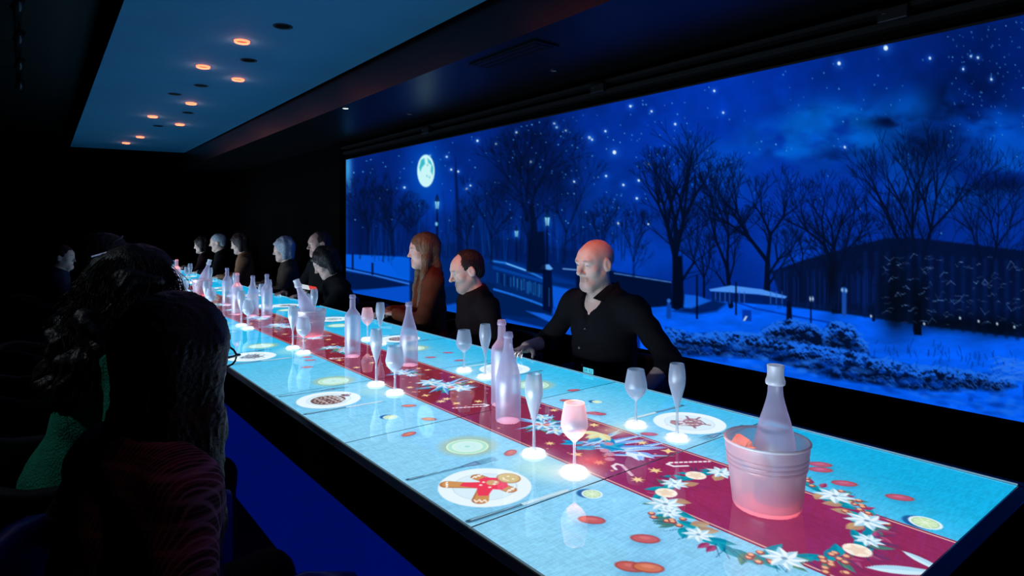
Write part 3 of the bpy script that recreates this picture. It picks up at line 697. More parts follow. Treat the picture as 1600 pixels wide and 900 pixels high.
# pavilion with snowy roof
cv.poly([(1108, 452), (1142, 446), (1190, 452), (1230, 463), (1226, 467), (1185, 460), (1110, 455)], (70, 140, 240)); cv.poly([(1112, 456), (1185, 461), (1228, 467), (1228, 478), (1112, 470)], (0, 26, 92), .95)
for x in (1118, 1125, 1133, 1140, 1155, 1163, 1204, 1213, 1222): cv.seg(x, 456, x, 474, 1.5, 1.5, (40, 96, 190), .8)
cv.poly([(1050, 486), (1075, 480), (1105, 466), (1136, 474), (1120, 486), (1090, 491)], (0, 22, 78), .9, 5); cv.poly([(1070, 460), (1090, 462), (1112, 470), (1080, 482), (1068, 480)], (14, 96, 226), .9, 3)
cv.path([(1150, 472), (1180, 482), (1240, 494), (1320, 508)], 2.5, (0, 44, 150), .8)
for x, yb, h, w in ((1089, 497, 66, 3), (1150, 491, 50, 2.6), (1233, 500, 26, 9), (1267, 504, 38, 2.4)): cv.seg(x, yb, x, yb - h, w, w * .8, (0, 10, 40))
cv.disc(1266, 467, 1.3, 3, 0, (190, 215, 245)); cv.disc(1270, 467, 1.3, 3, 0, (190, 215, 245)); cv.seg(1045, 494, 1045, 476, 8, 6, (8, 60, 160)); cv.disc(1045, 470, 3, 3.4, 0, (40, 100, 200))
cv.poly([(1160, 484), (1174, 485), (1174, 502), (1160, 501)], (0, 50, 160)); cv.poly([(1161, 501), (1165, 494), (1168, 494), (1164, 501)], (210, 230, 250))
# hedges with snow
def hedge(top, bot, seed, n=400):
    g = np.random.default_rng(seed)
    tx_ = [p[0] for p in top]; ty_ = [p[1] for p in top]; by_ = [p[1] for p in bot]; bx_ = [p[0] for p in bot]
    band(top, bot, (0, 10, 38), .96, 6, lambda x, y: .55 + .45 * smooth(.30, .5, fbm(x / 9, y / 7, seed, 4)))
    for k in range(n):
        x = tx_[0] + (tx_[-1] - tx_[0]) * g.random(); ya = np.interp(x, tx_, ty_); yb = np.interp(x, bx_, by_)
        u = g.random() ** 1.9; y = ya + (yb - ya) * u; L = 3 + 7 * g.random()
        c = (24, 104, 232) if u < .45 else (30, 90, 190)
        a = g.normal() * .5 + .3
        cv.path([(x, y), (x + L * .5, y - 2 + 2 * a), (x + L, y + L * a * .6)], 2.6 if u < .35 else 1.5, c, .75 if u < .45 else .5, 2)
hedge([(1040, 512), (1080, 522), (1140, 520), (1200, 524), (1240, 530)], [(1060, 556), (1100, 556), (1150, 558), (1200, 562), (1240, 572)], 51, 260)
hedge([(1190, 516), (1215, 504), (1235, 500), (1262, 506), (1282, 516)], [(1195, 528), (1215, 530), (1240, 534), (1262, 540), (1290, 545)], 52, 90)
hedge([(1284, 520), (1296, 505), (1312, 503), (1330, 510), (1352, 540)], [(1290, 545), (1300, 546), (1315, 548), (1335, 552), (1358, 554)], 53, 90)
hedge([(1230, 536), (1300, 545), (1360, 558), (1430, 572), (1500, 578)], [(1230, 570), (1300, 592), (1360, 600), (1430, 610), (1500, 612)], 54, 330)
hedge([(1495, 580), (1540, 584), (1580, 596)], [(1500, 608), (1560, 612), (1590, 604)], 55, 90); hedge([(1600, 600), (1800, 640)], [(1600, 622), (1800, 668)], 56, 100)
for k in range(170):
    x = 1040 + 560 * rng.random(); y = bot_of(x) - 4 - 34 * rng.random()
    cv.disc(x, y, 4 + 9 * rng.random(), 1.6 + 2.4 * rng.random(), .15, (0, 52, 160) if rng.random() < .55 else (30, 112, 240), .4, 3)
for k in range(60):
    x = 1350 + 240 * rng.random(); y = 548 + (x - 1350) * .1 + 10 * rng.normal()
    cv.seg(x, y, x + rng.normal() * 2, y - 6 - 5 * rng.random(), 1.2, .8, (0, 34, 110), .6)
for k in range(40):
    x = 1540 + 60 * rng.random(); y = 560 + 34 * rng.random(); cv.path([(x, y), (x + 14, y - 4), (x + 30, y + 2)], 1.6, (50, 120, 235), .5, 2)
gy, gz = np.meshgrid(Ys, Zs)
V = np.stack([np.full(gy.size, WX), gy.ravel(), gz.ravel()], 1)
nx = len(xs); i = (np.arange(nz - 1)[:, None] * nx + np.arange(nx - 1)[None, :]).ravel()
F = np.stack([i, i + nx, i + nx + 1, i + 1], 1)
wall_scr_m = screen_mat('projected_winter_night', 0.6, 0.02, 1.0)
scr = empty('projection_screen', (WX, SY0, SZ0))
tag(scr, 'wide wall projection of a snowy park at night with full moon and bare trees', 'projection screen')
o = mesh_obj('picture', V - np.array((WX, SY0, SZ0)), F, wall_scr_m, scr, True, lin(np.clip(cv.c, 0, 255).reshape(-1, 3)))
MB().box(0.001, 0.028, -0.012, SY1 - SY0 + 0.012, -0.012, SZ1 - SZ0 + 0.012).build('frame', black_paint, scr)

# ------------------------------------------------------------------ frosted glassware
def frosted(name, tint, opac, rough=0.3):
    """frosted clear plastic: part see-through, part scattering, a little gloss"""
    m = bpy.data.materials.new(name); m.use_nodes = True
    nt = m.node_tree; nt.nodes.clear()
    out = nt.nodes.new('ShaderNodeOutputMaterial')
    tr = nt.nodes.new('ShaderNodeBsdfTransparent'); tr.inputs[0].default_value = (*[0.94 + 0.06 * c for c in lin(tint)], 1)
    tl = nt.nodes.new('ShaderNodeBsdfTranslucent'); tl.inputs[0].default_value = (*lin(tint), 1)
    df = nt.nodes.new('ShaderNodeBsdfDiffuse'); df.inputs[0].default_value = (*lin(tint), 1)
    gl = nt.nodes.new('ShaderNodeBsdfGlossy'); gl.inputs['Roughness'].default_value = rough
    lw = nt.nodes.new('ShaderNodeLayerWeight'); lw.inputs[0].default_value = 0.5
    mr = nt.nodes.new('ShaderNodeMapRange'); mr.inputs['To Min'].default_value = opac[0]; mr.inputs['To Max'].default_value = opac[1]
    nt.links.new(lw.outputs['Facing'], mr.inputs['Value'])
    tc = nt.nodes.new('ShaderNodeTexCoord'); no = nt.nodes.new('ShaderNodeTexNoise'); no.inputs['Scale'].default_value = 90
    nt.links.new(tc.outputs['Object'], no.inputs['Vector'])
    bp = nt.nodes.new('ShaderNodeBump'); bp.inputs['Strength'].default_value = 0.08; bp.inputs['Distance'].default_value = 0.002
    nt.links.new(no.outputs['Fac'], bp.inputs['Height'])
    for n_ in (tl, df, gl): nt.links.new(bp.outputs['Normal'], n_.inputs['Normal'])
    m1 = nt.nodes.new('ShaderNodeMixShader'); m1.inputs[0].default_value = 0.45
    nt.links.new(tl.outputs[0], m1.inputs[1]); nt.links.new(df.outputs[0], m1.inputs[2])
    m2 = nt.nodes.new('ShaderNodeMixShader'); nt.links.new(mr.outputs[0], m2.inputs[0]); nt.links.new(tr.outputs[0], m2.inputs[1]); nt.links.new(m1.outputs[0], m2.inputs[2])
    m3 = nt.nodes.new('ShaderNodeMixShader'); m3.inputs[0].default_value = 0.06; nt.links.new(m2.outputs[0], m3.inputs[1]); nt.links.new(gl.outputs[0], m3.inputs[2])
    nt.links.new(m3.outputs[0], out.inputs[0]); return m

fr_glass = frosted('frosted_glass', (216, 226, 240), (0.26, 0.88))
fr_bottle = frosted('frosted_bottle', (202, 198, 226), (0.38, 0.86))
fr_bucket = frosted('frosted_bucket', (226, 206, 220), (0.24, 0.82))
fr_foot = frosted('frosted_foot', (246, 248, 252), (0.75, 0.95))
ice_m = frosted('frosted_ice', (250, 222, 210), (0.5, 0.9))

def bez(pts, n=6):
    """Catmull-Rom through profile points"""
    P = [np.array(p, float) for p in pts]; out = []
    for i in range(len(P) - 1):
        p0 = P[max(i - 1, 0)]; p1 = P[i]; p2 = P[i + 1]; p3 = P[min(i + 2, len(P) - 1)]
        for t in np.linspace(0, 1, n, endpoint=False):
            out.append(0.5 * (2 * p1 + (p2 - p0) * t + (2 * p0 - 5 * p1 + 4 * p2 - p3) * t * t + (3 * p1 - p0 - 3 * p2 + p3) * t ** 3))
    out.append(P[-1]); return [(max(float(a), 0.0003), float(b)) for a, b in out]
NSEG = 36
def proto_wine():
    bowl = bez([(0.0038, 0.078), (0.010, 0.085), (0.024, 0.098), (0.0345, 0.118), (0.0348, 0.132), (0.031, 0.155), (0.0262, 0.180)])
    inn = [(max(r - 0.0016, 0.0003), z) for r, z in bowl if z > 0.087][::-1]
    return {'bowl': bowl + [(0.0255, 0.1805)] + inn + [(0.0003, 0.088)], 'stem': bez([(0.010, 0.0125), (0.0052, 0.018), (0.0040, 0.035), (0.0036, 0.06), (0.0042, 0.079)]), 'foot': [(0.0003, 0.0), (0.0315, 0.0), (0.033, 0.002), (0.0325, 0.0085), (0.029, 0.0105), (0.012, 0.0115), (0.0003, 0.013)]}
def proto_flute():
    bowl = bez([(0.0036, 0.082), (0.0062, 0.098), (0.0150, 0.128), (0.0232, 0.160), (0.0252, 0.182), (0.0232, 0.208), (0.0205, 0.225)])
    inn = [(max(r - 0.0014, 0.0003), z) for r, z in bowl if z > 0.1][::-1]
    return {'bowl': bowl + [(0.0198, 0.2255)] + inn + [(0.0003, 0.101)], 'stem': bez([(0.009, 0.0125), (0.0050, 0.018), (0.0042, 0.04), (0.0036, 0.083)]), 'foot': [(0.0003, 0.0), (0.0315, 0.0), (0.033, 0.002), (0.0325, 0.0075), (0.029, 0.0095), (0.012, 0.0115), (0.0003, 0.013)]}
def lip(z, r=0.0145): return [(r - 0.001, z - 0.020), (r + 0.0015, z - 0.018), (r + 0.0018, z - 0.010), (r + 0.0003, z - 0.008), (r, z - 0.002), (r - 0.0015, z), (r - 0.004, z), (r - 0.0045, z - 0.02)]
burg = [(0.0003, 0.006), (0.03, 0.002)] + [(0.0395, 0.0), (0.0415, 0.004)] + bez([(0.0415, 0.01), (0.0415, 0.10), (0.0405, 0.135), (0.034, 0.170), (0.024, 0.205), (0.0165, 0.235), (0.0138, 0.262), (0.0134, 0.272)], 5)
bord = [(0.0003, 0.006), (0.03, 0.002)] + [(0.036, 0.0), (0.038, 0.004)] + bez([(0.038, 0.01), (0.038, 0.12), (0.038, 0.185), (0.0355, 0.205), (0.024, 0.222), (0.0155, 0.236), (0.0142, 0.26), (0.0140, 0.282)], 5)
champ = [(0.0003, 0.006), (0.035, 0.002)] + [(0.0435, 0.0), (0.0455, 0.004)] + bez([(0.0455, 0.01), (0.0455, 0.11), (0.043, 0.145), (0.035, 0.185), (0.0245, 0.222), (0.0178, 0.250), (0.0158, 0.275), (0.0154, 0.285)], 5)
def mesh_of(name, prof, m, n=NSEG):
    mb = MB().lathe(prof, n); o = mb.build(name, m, smooth=True); auto_smooth(o, 50); me = o.data; bpy.data.objects.remove(o); return me
ME = {}
for kd, pr in (('wine', proto_wine()), ('flute', proto_flute())):
    for part, pf in pr.items(): ME[kd, part] = mesh_of(part, pf, fr_foot if part == 'foot' else fr_glass)
ME['burg', 'body'] = mesh_of('body', burg, fr_bottle); ME['burg', 'lip'] = mesh_of('lip', lip(0.291), fr_bottle)
ME['bord', 'body'] = mesh_of('body', bord, fr_bottle); ME['bord', 'lip'] = mesh_of('lip', lip(0.304), fr_bottle)
ME['champ', 'body'] = mesh_of('body', champ, fr_bottle)
cap = bez([(0.0152, 0.276), (0.0205, 0.278), (0.0215, 0.286), (0.0185, 0.298), (0.0180, 0.312), (0.0190, 0.322), (0.0175, 0.325), (0.0003, 0.3265)], 4)
ME['champ', 'cap'] = mesh_of('foil_cap', cap, fr_foot)
bk = [(0.0003, 0.004), (0.068, 0.002), (0.0715, 0.0), (0.0735, 0.004)]
for z in np.linspace(0.008, 0.088, 6): bk.append((0.0735 + 0.0175 * z / 0.155, z))
for zc in (0.096, 0.107, 0.118):
    r = 0.0735 + 0.0175 * zc / 0.155
    bk += [(r, zc - 0.004), (r + 0.0022, zc - 0.0015), (r + 0.0022, zc + 0.0015), (r, zc + 0.004)]
bk += [(0.0898, 0.130), (0.0912, 0.147)]
bki = [(0.0892, 0.150), (0.0870, 0.12), (0.0790, 0.06), (0.0715, 0.008), (0.0003, 0.007)]
ME['bucket', 'pail'] = mesh_of('pail', bk, fr_bucket, 56); ME['bucket', 'lining'] = mesh_of('lining', bki, fr_bucket, 56)
tor = [(0.0912 + 0.0028 * math.cos(a), 0.1505 + 0.0034 * math.sin(a)) for a in np.linspace(-math.pi, math.pi, 13)]
ME['bucket', 'rim'] = mesh_of('rim', tor, fr_foot, 56)
PARTS = {'wine': ('bowl', 'stem', 'foot'), 'flute': ('bowl', 'stem', 'foot'), 'burg': ('body', 'lip'), 'bord': ('body', 'lip'), 'champ': ('body', 'cap'), 'bucket': ('pail', 'lining', 'rim')}
NAME = {'wine': 'wine_glass', 'flute': 'champagne_flute', 'burg': 'sloping_bottle', 'bord': 'straight_bottle', 'champ': 'champagne_bottle', 'bucket': 'ice_bucket'}
CAT = {'wine': 'wine glass', 'flute': 'flute glass', 'burg': 'bottle', 'bord': 'bottle', 'champ': 'bottle', 'bucket': 'ice bucket'}
def put(kd, x, y, label, group=None, z=TZ + 0.0006, tilt=None, rz=0.0):
    e = empty(NAME[kd], (x, y, z), rz); tag(e, label, CAT[kd], group)
    if tilt is not None:
        ax, an = tilt; e.rotation_mode = 'AXIS_ANGLE'; e.rotation_axis_angle = (an, ax[0], ax[1], ax[2])
    for p in PARTS[kd]:
        o = bpy.data.objects.new({'cap': 'foil_cap'}.get(p, p), ME[kd, p]); C.objects.link(o); o.parent = e
    if kd in ADDED_UPLIGHT:
        pw, zz, rad, cone, col = ADDED_UPLIGHT[kd]
        if (kd, 'led') not in ME:
            L = bpy.data.lights.new('added_uplight', 'SPOT'); L.energy = pw; L.color = col; L.spot_size = math.radians(cone); L.spot_blend = 0.5; L.shadow_soft_size = rad; ME[kd, 'led'] = L
        o = bpy.data.objects.new('added_uplight', ME[kd, 'led']); C.objects.link(o); o.parent = e; o.location = (0, 0, zz); o.rotation_euler = (math.pi, 0, 0)
    return e
# upward lamps added inside every glass and bottle so the frosting glows
ADDED_UPLIGHT = {'wine': (0.12, 0.03, 0.022, 52, (0.72, 0.90, 1.0)), 'flute': (0.15, 0.03, 0.022, 40, (0.72, 0.90, 1.0)), 'burg': (0.15, 0.03, 0.02, 70, (0.92, 0.86, 1.0)), 'bord': (0.15, 0.03, 0.02, 70, (0.92, 0.86, 1.0)), 'champ': (0.5, 0.05, 0.02, 70, (0.80, 0.85, 1.0))}
ordn = ['first', 'second', 'third', 'fourth', 'fifth', 'sixth', 'seventh', 'eighth', 'ninth', 'tenth']
plate_nm = ['gingerbread-man plate', 'brown bauble plate']
for k in range(9):
    for x, y, kd in LEFT_G[2 * k:2 * k + 2]:
        nm = 'wine glass' if kd == 'wine' else 'champagne flute'
        if k == 0: lb = 'frosted wine glass glowing orange-white beside the gingerbread-man plate' if kd == 'wine' else 'frosted champagne flute behind the gingerbread-man plate, left of orange-glowing glass'
        elif k == 1: lb = 'frosted %s beside the brown bauble plate on the near side of the runner' % nm
        else: lb = 'frosted %s at %s place from the front on the near side of the runner' % (nm, ordn[k])
        put(kd, x, y, lb, 'frosted glasses on the display table')
    for x, y, kd in RIGHT_G[2 * k:2 * k + 2]:
        nm = 'wine glass' if kd == 'wine' else 'champagne flute'
        if k == 0: lb = 'clear frosted %s on far table side nearest the bald man' % nm
        elif k == 1: lb = 'frosted %s on far table side before the man in maroon jacket' % nm
        elif k == 2 and kd == 'wine': lb = 'frosted wine glass glowing orange in front of the woman in rust jacket'
        else: lb = 'frosted %s at %s place from the front on the far side of the runner' % (nm, ordn[k])
        put(kd, x, y, lb, 'frosted glasses on the display table')
BG = 'frosted bottles on the red runner'
put('burg', 1.255, 1.608, 'frosted sloping-shouldered bottle standing in front of a taller straight bottle, nearest pair', BG)
put('bord', 1.351, 1.769, 'frosted straight-sided bottle just behind the nearest sloping-shouldered bottle', BG)
put('burg', 1.408, 2.554, 'frosted sloping-shouldered bottle standing alone in front of the woman in rust jacket', BG)
put('bord', 1.288, 2.908, 'frosted straight-sided bottle left of the small orange-glowing wine glass', BG)
put('bord', 1.388, 4.618, 'frosted straight-sided bottle just beyond the second ice bucket with peach base', BG)
put('burg', 1.319, 4.72, 'frosted sloping-shouldered bottle in the middle of the trio beyond the second ice bucket', BG)
put('bord', 1.247, 4.86, 'frosted straight-sided bottle glowing orange at the left of the trio beyond the second bucket', BG)
put('bord', 1.345, 5.55, 'frosted straight-sided bottle standing just in front of the farthest ice bucket', BG)
put('bord', 1.30, 7.45, 'frosted straight-sided bottle glowing bright orange beyond the farthest ice bucket', BG)
put('burg', 1.26, 8.1, 'frosted sloping-shouldered bottle left of the far bright orange bottle', BG)
put('bord', 1.39, 8.6, 'frosted straight-sided bottle farthest away along the runner', BG)
for j, (bx, by, lb) in enumerate(((1.331, 0.748, 'large frosted ribbed ice bucket inside the wreath at the near table end'), (1.337, 3.62, 'frosted pink-tinted ice bucket halfway down the red runner'), (1.348, 6.48, 'small far frosted red-tinted ice bucket near the table end'))):
    put('bucket', bx, by, lb, 'frosted ice buckets on the runner')
    if j == 0:
        put('champ', bx + 0.022, by - 0.006, 'frosted champagne bottle with foil cap standing upright in the near ice bucket', 'champagne bottles in ice buckets', z=TZ + 0.0095, tilt=((0, 1, 0), 0.02)).scale = (1.0, 1.0, 0.95)
    else:
        a = (-0.36 if j == 1 else 0.30)
        put('champ', bx + (0.024 if j == 1 else -0.018), by + (-0.018 if j == 1 else 0.012), 'frosted champagne bottle leaning out of the %s ice bucket' % ('pink-tinted halfway' if j == 1 else 'far red-tinted'), 'champagne bottles in ice buckets', z=TZ + 0.027, tilt=((cs * 0 + sn, cs, 0), a))
def cube_ice(x, y, z, s, rot, lb):
    bm = bmesh.new(); bmesh.ops.create_cube(bm, size=s); bmesh.ops.bevel(bm, geom=list(bm.edges), offset=s * .12, segments=2, affect='EDGES')
    me = bpy.data.meshes.new('ice_cube'); bm.to_mesh(me); bm.free(); me.materials.append(ice_m)
    o = bpy.data.objects.new('ice_cube', me); C.objects.link(o); o.location = (x, y, z); o.rotation_euler = rot
    return tag(o, lb, 'ice cube', 'ice cubes in the near bucket')
cube_ice(1.288, 0.785, TZ + 0.138, 0.036, (.4, .5, .3), 'orange-lit ice cube on top of the pile beside the champagne bottle')
cube_ice(1.276, 0.752, TZ + 0.122, 0.034, (.9, .2, .8), 'orange-tinted ice cube against the bucket wall')
cube_ice(1.300, 0.745, TZ + 0.092, 0.036, (.2, .9, .1), 'dim ice cube lying lower beneath the orange-lit one')
cube_ice(1.320, 0.800, TZ + 0.112, 0.034, (.6, .1, 1.2), 'dim ice cube behind the orange-lit one near the bottle neck')
cube_ice(1.285, 0.775, TZ + 0.055, 0.036, (.1, .3, .9), 'dim ice cube deep under the pile in the bucket')
cube_ice(1.325, 0.708, TZ + 0.06, 0.034, (.7, .3, .2), 'dim ice cube on the near wall of the bucket')

# seat number display on the far rim
tagm = mat('lit_seat_tag', (30, 60, 70), 0.3, emit=(84, 206, 232), estr=1.0); inkm = mat('seat_tag_ink', (10, 60, 80), 0.4)
st = empty('seat_display', (TX1 + 0.026, 1.915, TZ + 0.0016), 0); tag(st, 'tiny lit cyan seat-number display on the far table rim by the bald man', 'display')
MB().box(-0.004, 0.016, -0.034, 0.034, 0, 0.014, .001).build('housing', rim_m, st)
vv = [(-0.0045, 0.03, 0.001), (-0.0045, -0.03, 0.001), (-0.0045, -0.03, 0.019), (-0.0045, 0.03, 0.019)]
MB().box(-0.0055, -0.004, -0.03, 0.03, 0.0, 0.0215).build('lit_face', tagm, st)
mb = MB()
for k, y in enumerate((0.022, 0.012, 0.004, -0.008, -0.018)):
    w = .0016
    if k != 2: mb.box(-0.0062, -0.0054, y - w / 2 - .003, y + w / 2 - .003, .004, .017)
    if k in (0, 1, 3): mb.box(-0.0062, -0.0054, y - .0035, y + .0035, .0155, .017).box(-0.0062, -0.0054, y - .0035, y + .0035, .010, .0115)
    if k in (0, 4): mb.box(-0.0062, -0.0054, y - .0035, y + .0035, .004, .0055)
    if k == 2: mb.box(-0.0062, -0.0054, y - w / 2, y + w / 2, .007, .009).box(-0.0062, -0.0054, y - w / 2, y + w / 2, .013, .015)
mb.build('digits', inkm, st)

# ------------------------------------------------------------------ recessed downlights in the raft
ring_off = mat('downlight_bezel', (8, 14, 26), 0.4); lens_off = mat('downlight_dark_lens', (3, 6, 14), 0.25)
ring_on = mat('downlight_lit_ring', (200, 120, 100), 0.4, emit=(255, 92, 62), estr=5.0)
lens_on = mat('downlight_lit_lens', (120, 40, 30), 0.4, emit=(255, 90, 60), estr=0.25)
RIN = mesh_of('bezel', [(0.044, -0.001), (0.054, -0.0045), (0.060, -0.003), (0.061, 0.0)], ring_off, 32)
RINL = mesh_of('lit_ring', [(0.040, 0.0), (0.041, -0.012), (0.046, -0.014), (0.050, -0.010), (0.052, 0.0)], ring_on, 32)
LEN = mesh_of('lens', [(0.0003, -0.0012), (0.045, -0.0012)], lens_off, 32)
LENL = mesh_of('lens', [(0.0003, -0.002), (0.041, -0.002)], lens_on, 32)
def downlight(x, y, lit, lb, aim=None, power=0, cone=18, col=(1.0, 0.22, 0.10)):
    e = empty('downlight', (x, y, RZ - 0.0005)); tag(e, lb, 'downlight', 'recessed downlights in the ceiling panel')
    for nm, me in ((('lit_ring', RINL), ('lens', LENL)) if lit else (('bezel', RIN), ('lens', LEN))):
        o = bpy.data.objects.new(nm, me); C.objects.link(o); o.parent = e
    if lit and y > 3.5:
        L = bpy.data.lights.new('downlight_spill', 'POINT'); L.energy = 0.35; L.color = (1.0, 0.32, 0.26); L.shadow_soft_size = 0.012
        o = bpy.data.objects.new('downlight_spill', L); C.objects.link(o); o.parent = e; o.location = (0, 0, -0.045)
    if power:
        L = bpy.data.lights.new('downlight_beam', 'SPOT'); L.energy = power; L.color = col; L.spot_size = math.radians(cone); L.spot_blend = 0.7; L.shadow_soft_size = 0.03
        o = bpy.data.objects.new('downlight_beam', L); C.objects.link(o); o.parent = e; o.location = (0, 0, -0.02)
        t = Vector(aim) - Vector((x, y, RZ)); o.rotation_euler = t.to_track_quat('-Z', 'Y').to_euler()
lit_pts = [(1.19, 4.515), (1.132, 5.408), (1.466, 5.681), (1.365, 7.063), (1.177, 8.162), (1.53, 8.571), (1.30, 10.08), (1.224, 10.914)]
off_pts = [(1.31, 4.025), (1.366, 4.996), (1.268, 6.145), (1.15, 6.692), (1.449, 7.668), (1.34, 8.879)]
aims = [((1.247, 4.86, .95), 500, 5), ((1.30, 6.48, .8), 80, 7), None, ((1.30, 7.45, .95), 800, 5), None, None, None, None]
for k, (x, y) in enumerate(lit_pts):
    a = aims[k]
    downlight(x, y, True, 'glowing red-orange downlight in ceiling panel, %s lit one from the front' % ordn[k], *(a if a else (None, 0)))
for k, (x, y) in enumerate(off_pts): downlight(x, y, False, 'dark unlit downlight in ceiling panel, %s dark one from the front' % ordn[k])
# the rest of the row above and behind the photographer's view
downlight(1.45, 2.95, True, 'red-orange downlight above the near table half, aimed at a small wine glass', (1.543, 3.282, .88), 700, 5)
near_dl = [((1.16, 1.35), (1.121, 1.158, .86), 2600, 5.5), ((1.36, 0.72), (1.280, 0.778, .88), 620, 2.4), ((1.45, 1.9), (2.17, 2.13, 1.30), 52, 11), ((1.55, 2.6), (2.13, 3.13, 1.2), 60, 10), ((1.50, 3.02), (2.15, 3.8, 1.05), 32, 18), ((1.45, 2.5), (1.351, 1.769, .95), 220, 5), ((0.75, 0.7), (0.20, 1.24, .84), 7, 12)]
for k, (p, aim, pw, cn) in enumerate(near_dl):
    downlight(p[0], p[1], True, 'red-orange downlight above the near table half, aimed at the %s' % ['glowing wine glass', 'near ice bucket', 'bald man', 'man in maroon jacket', 'woman in rust jacket', 'nearest straight bottle', 'plaid-jacket woman'][k], aim, pw, cn)

# ------------------------------------------------------------------ ceiling fittings
slot_m = mat('vent_black', (3, 4, 6), 0.5); frame_m = mat('vent_frame', (14, 16, 20), 0.4)
vt = empty('ceiling_vent', (2.29, 2.90, 2.42)); tag(vt, 'black slotted air vent in the lowered dark ceiling strip', 'ceiling vent')
MB().box(-.09, .09, -.32, .32, -.012, -.0005, .003).build('frame', frame_m, vt)
for k in range(3): MB().box(-.072 + .05 * k, -.032 + .05 * k, -.30, .30, -.016, -.0125, .001).build('slot', slot_m, vt)
sp_m = mat('small_spot_lens', (200, 220, 230), .3, emit=(225, 245, 255), estr=2.5); sp_d = mat('small_spot_dim', (60, 66, 80), .3, emit=(70, 80, 110), estr=.3)
def minispot(x, y, z, m, lb, big=1.0):
    e = empty('mini_spotlight', (x, y, z)); tag(e, lb, 'spotlight', 'small spotlights in the dark ceiling strip')
    MB().lathe([(0.03 * big, 0), (0.03 * big, -.004), (0.022 * big, -.006), (0.02 * big, -.002)], 24).build('bezel', frame_m, e, True); MB().lathe([(0.0003, -.003), (0.019 * big, -.003)], 24).build('lens', m, e, True)
minispot(2.18, 5.066, 2.4195, sp_m, 'bright white spotlight dot at the corner of the dark ceiling strip', 1.3)
minispot(2.731, 3.016, 2.4195, sp_d, 'dim little spotlight beside the black air vent')
minispot(2.743, 4.961, 2.4195, sp_d, 'dim little spotlight above the moon of the projection')
for k, (y, z) in enumerate(((5.0, 2.30), (2.813, 2.30), (1.073, 2.31))):
    e = empty('wall_sensor', (WX - 0.05, y, z)); tag(e, ['small black sensor box above the moon of the projection', 'small black sensor box above the middle of the projection', 'small black sensor box at the top right above the projection'][k], 'sensor')
    MB().box(-.03, 0.0, -.06, .06, -.035, .024, .006).build('box', black_paint, e); MB().lathe([(.0003, 0), (.006, 0), (.007, -.002)], 16).build('indicator', sp_d, e, loc=(-.031, .03, 0))
# track with spot heads on the dark ceiling at the left
BACK_FILL_W = 42.0
tk = empty('track_light', (-0.02, 4.2, 3.0)); tag(tk, 'black ceiling track with a row of small dark spot heads', 'track light')
MB().box(-.02, .02, -2.2, 4.5, -.03, 0).build('track', frame_m, tk)
chrome = mat('track_head', (60, 64, 70), .3, .5, .7)
for k, y in enumerate((-1.1, -.45, .15, 1.0, 1.9, 2.9, 3.9)):
    h = MB().lathe([(.0003, .05), (.028, .05), (.034, -.05), (.03, -.05), (.02, -.02), (.0003, -.02)], 20).build('spot_head', chrome, tk, True)
    h.location = (0, y, -.13); h.rotation_euler = (.5, .35, 0)
    MB().tube([(0, y, -.03), (0, y, -.1)], .008).build('bracket', frame_m, tk)

wl = empty('added_back_spot', (-1.25, 3.05, 3.0)); tag(wl, 'added spotlight on the dark ceiling lighting the green-sweater woman from behind', 'spotlight')
MB().tube([(0, 0, 0), (0, 0, -.12)], .008).build('bracket', frame_m, wl)
h = MB().lathe([(.0003, .05), (.028, .05), (.034, -.05), (.03, -.05), (.02, -.02), (.0003, -.02)], 20).build('spot_head', chrome, wl, True); h.location = (0, 0, -.15); h.rotation_euler = (0, -.5, 0)
# added spotlight, separate from the track, to light backs on the near side
L = bpy.data.lights.new('added_back_beam', 'SPOT'); L.energy = BACK_FILL_W; L.color = (0.75, 0.9, 1.0); L.spot_size = math.radians(34); L.spot_blend = 0.8; L.shadow_soft_size = 0.04
o = bpy.data.objects.new('added_back_beam', L); C.objects.link(o); o.location = (-1.25, 3.05, 2.8)
o.rotation_euler = (Vector((0.0, 2.35, 0.75)) - Vector(o.location)).to_track_quat('-Z', 'Y').to_euler()

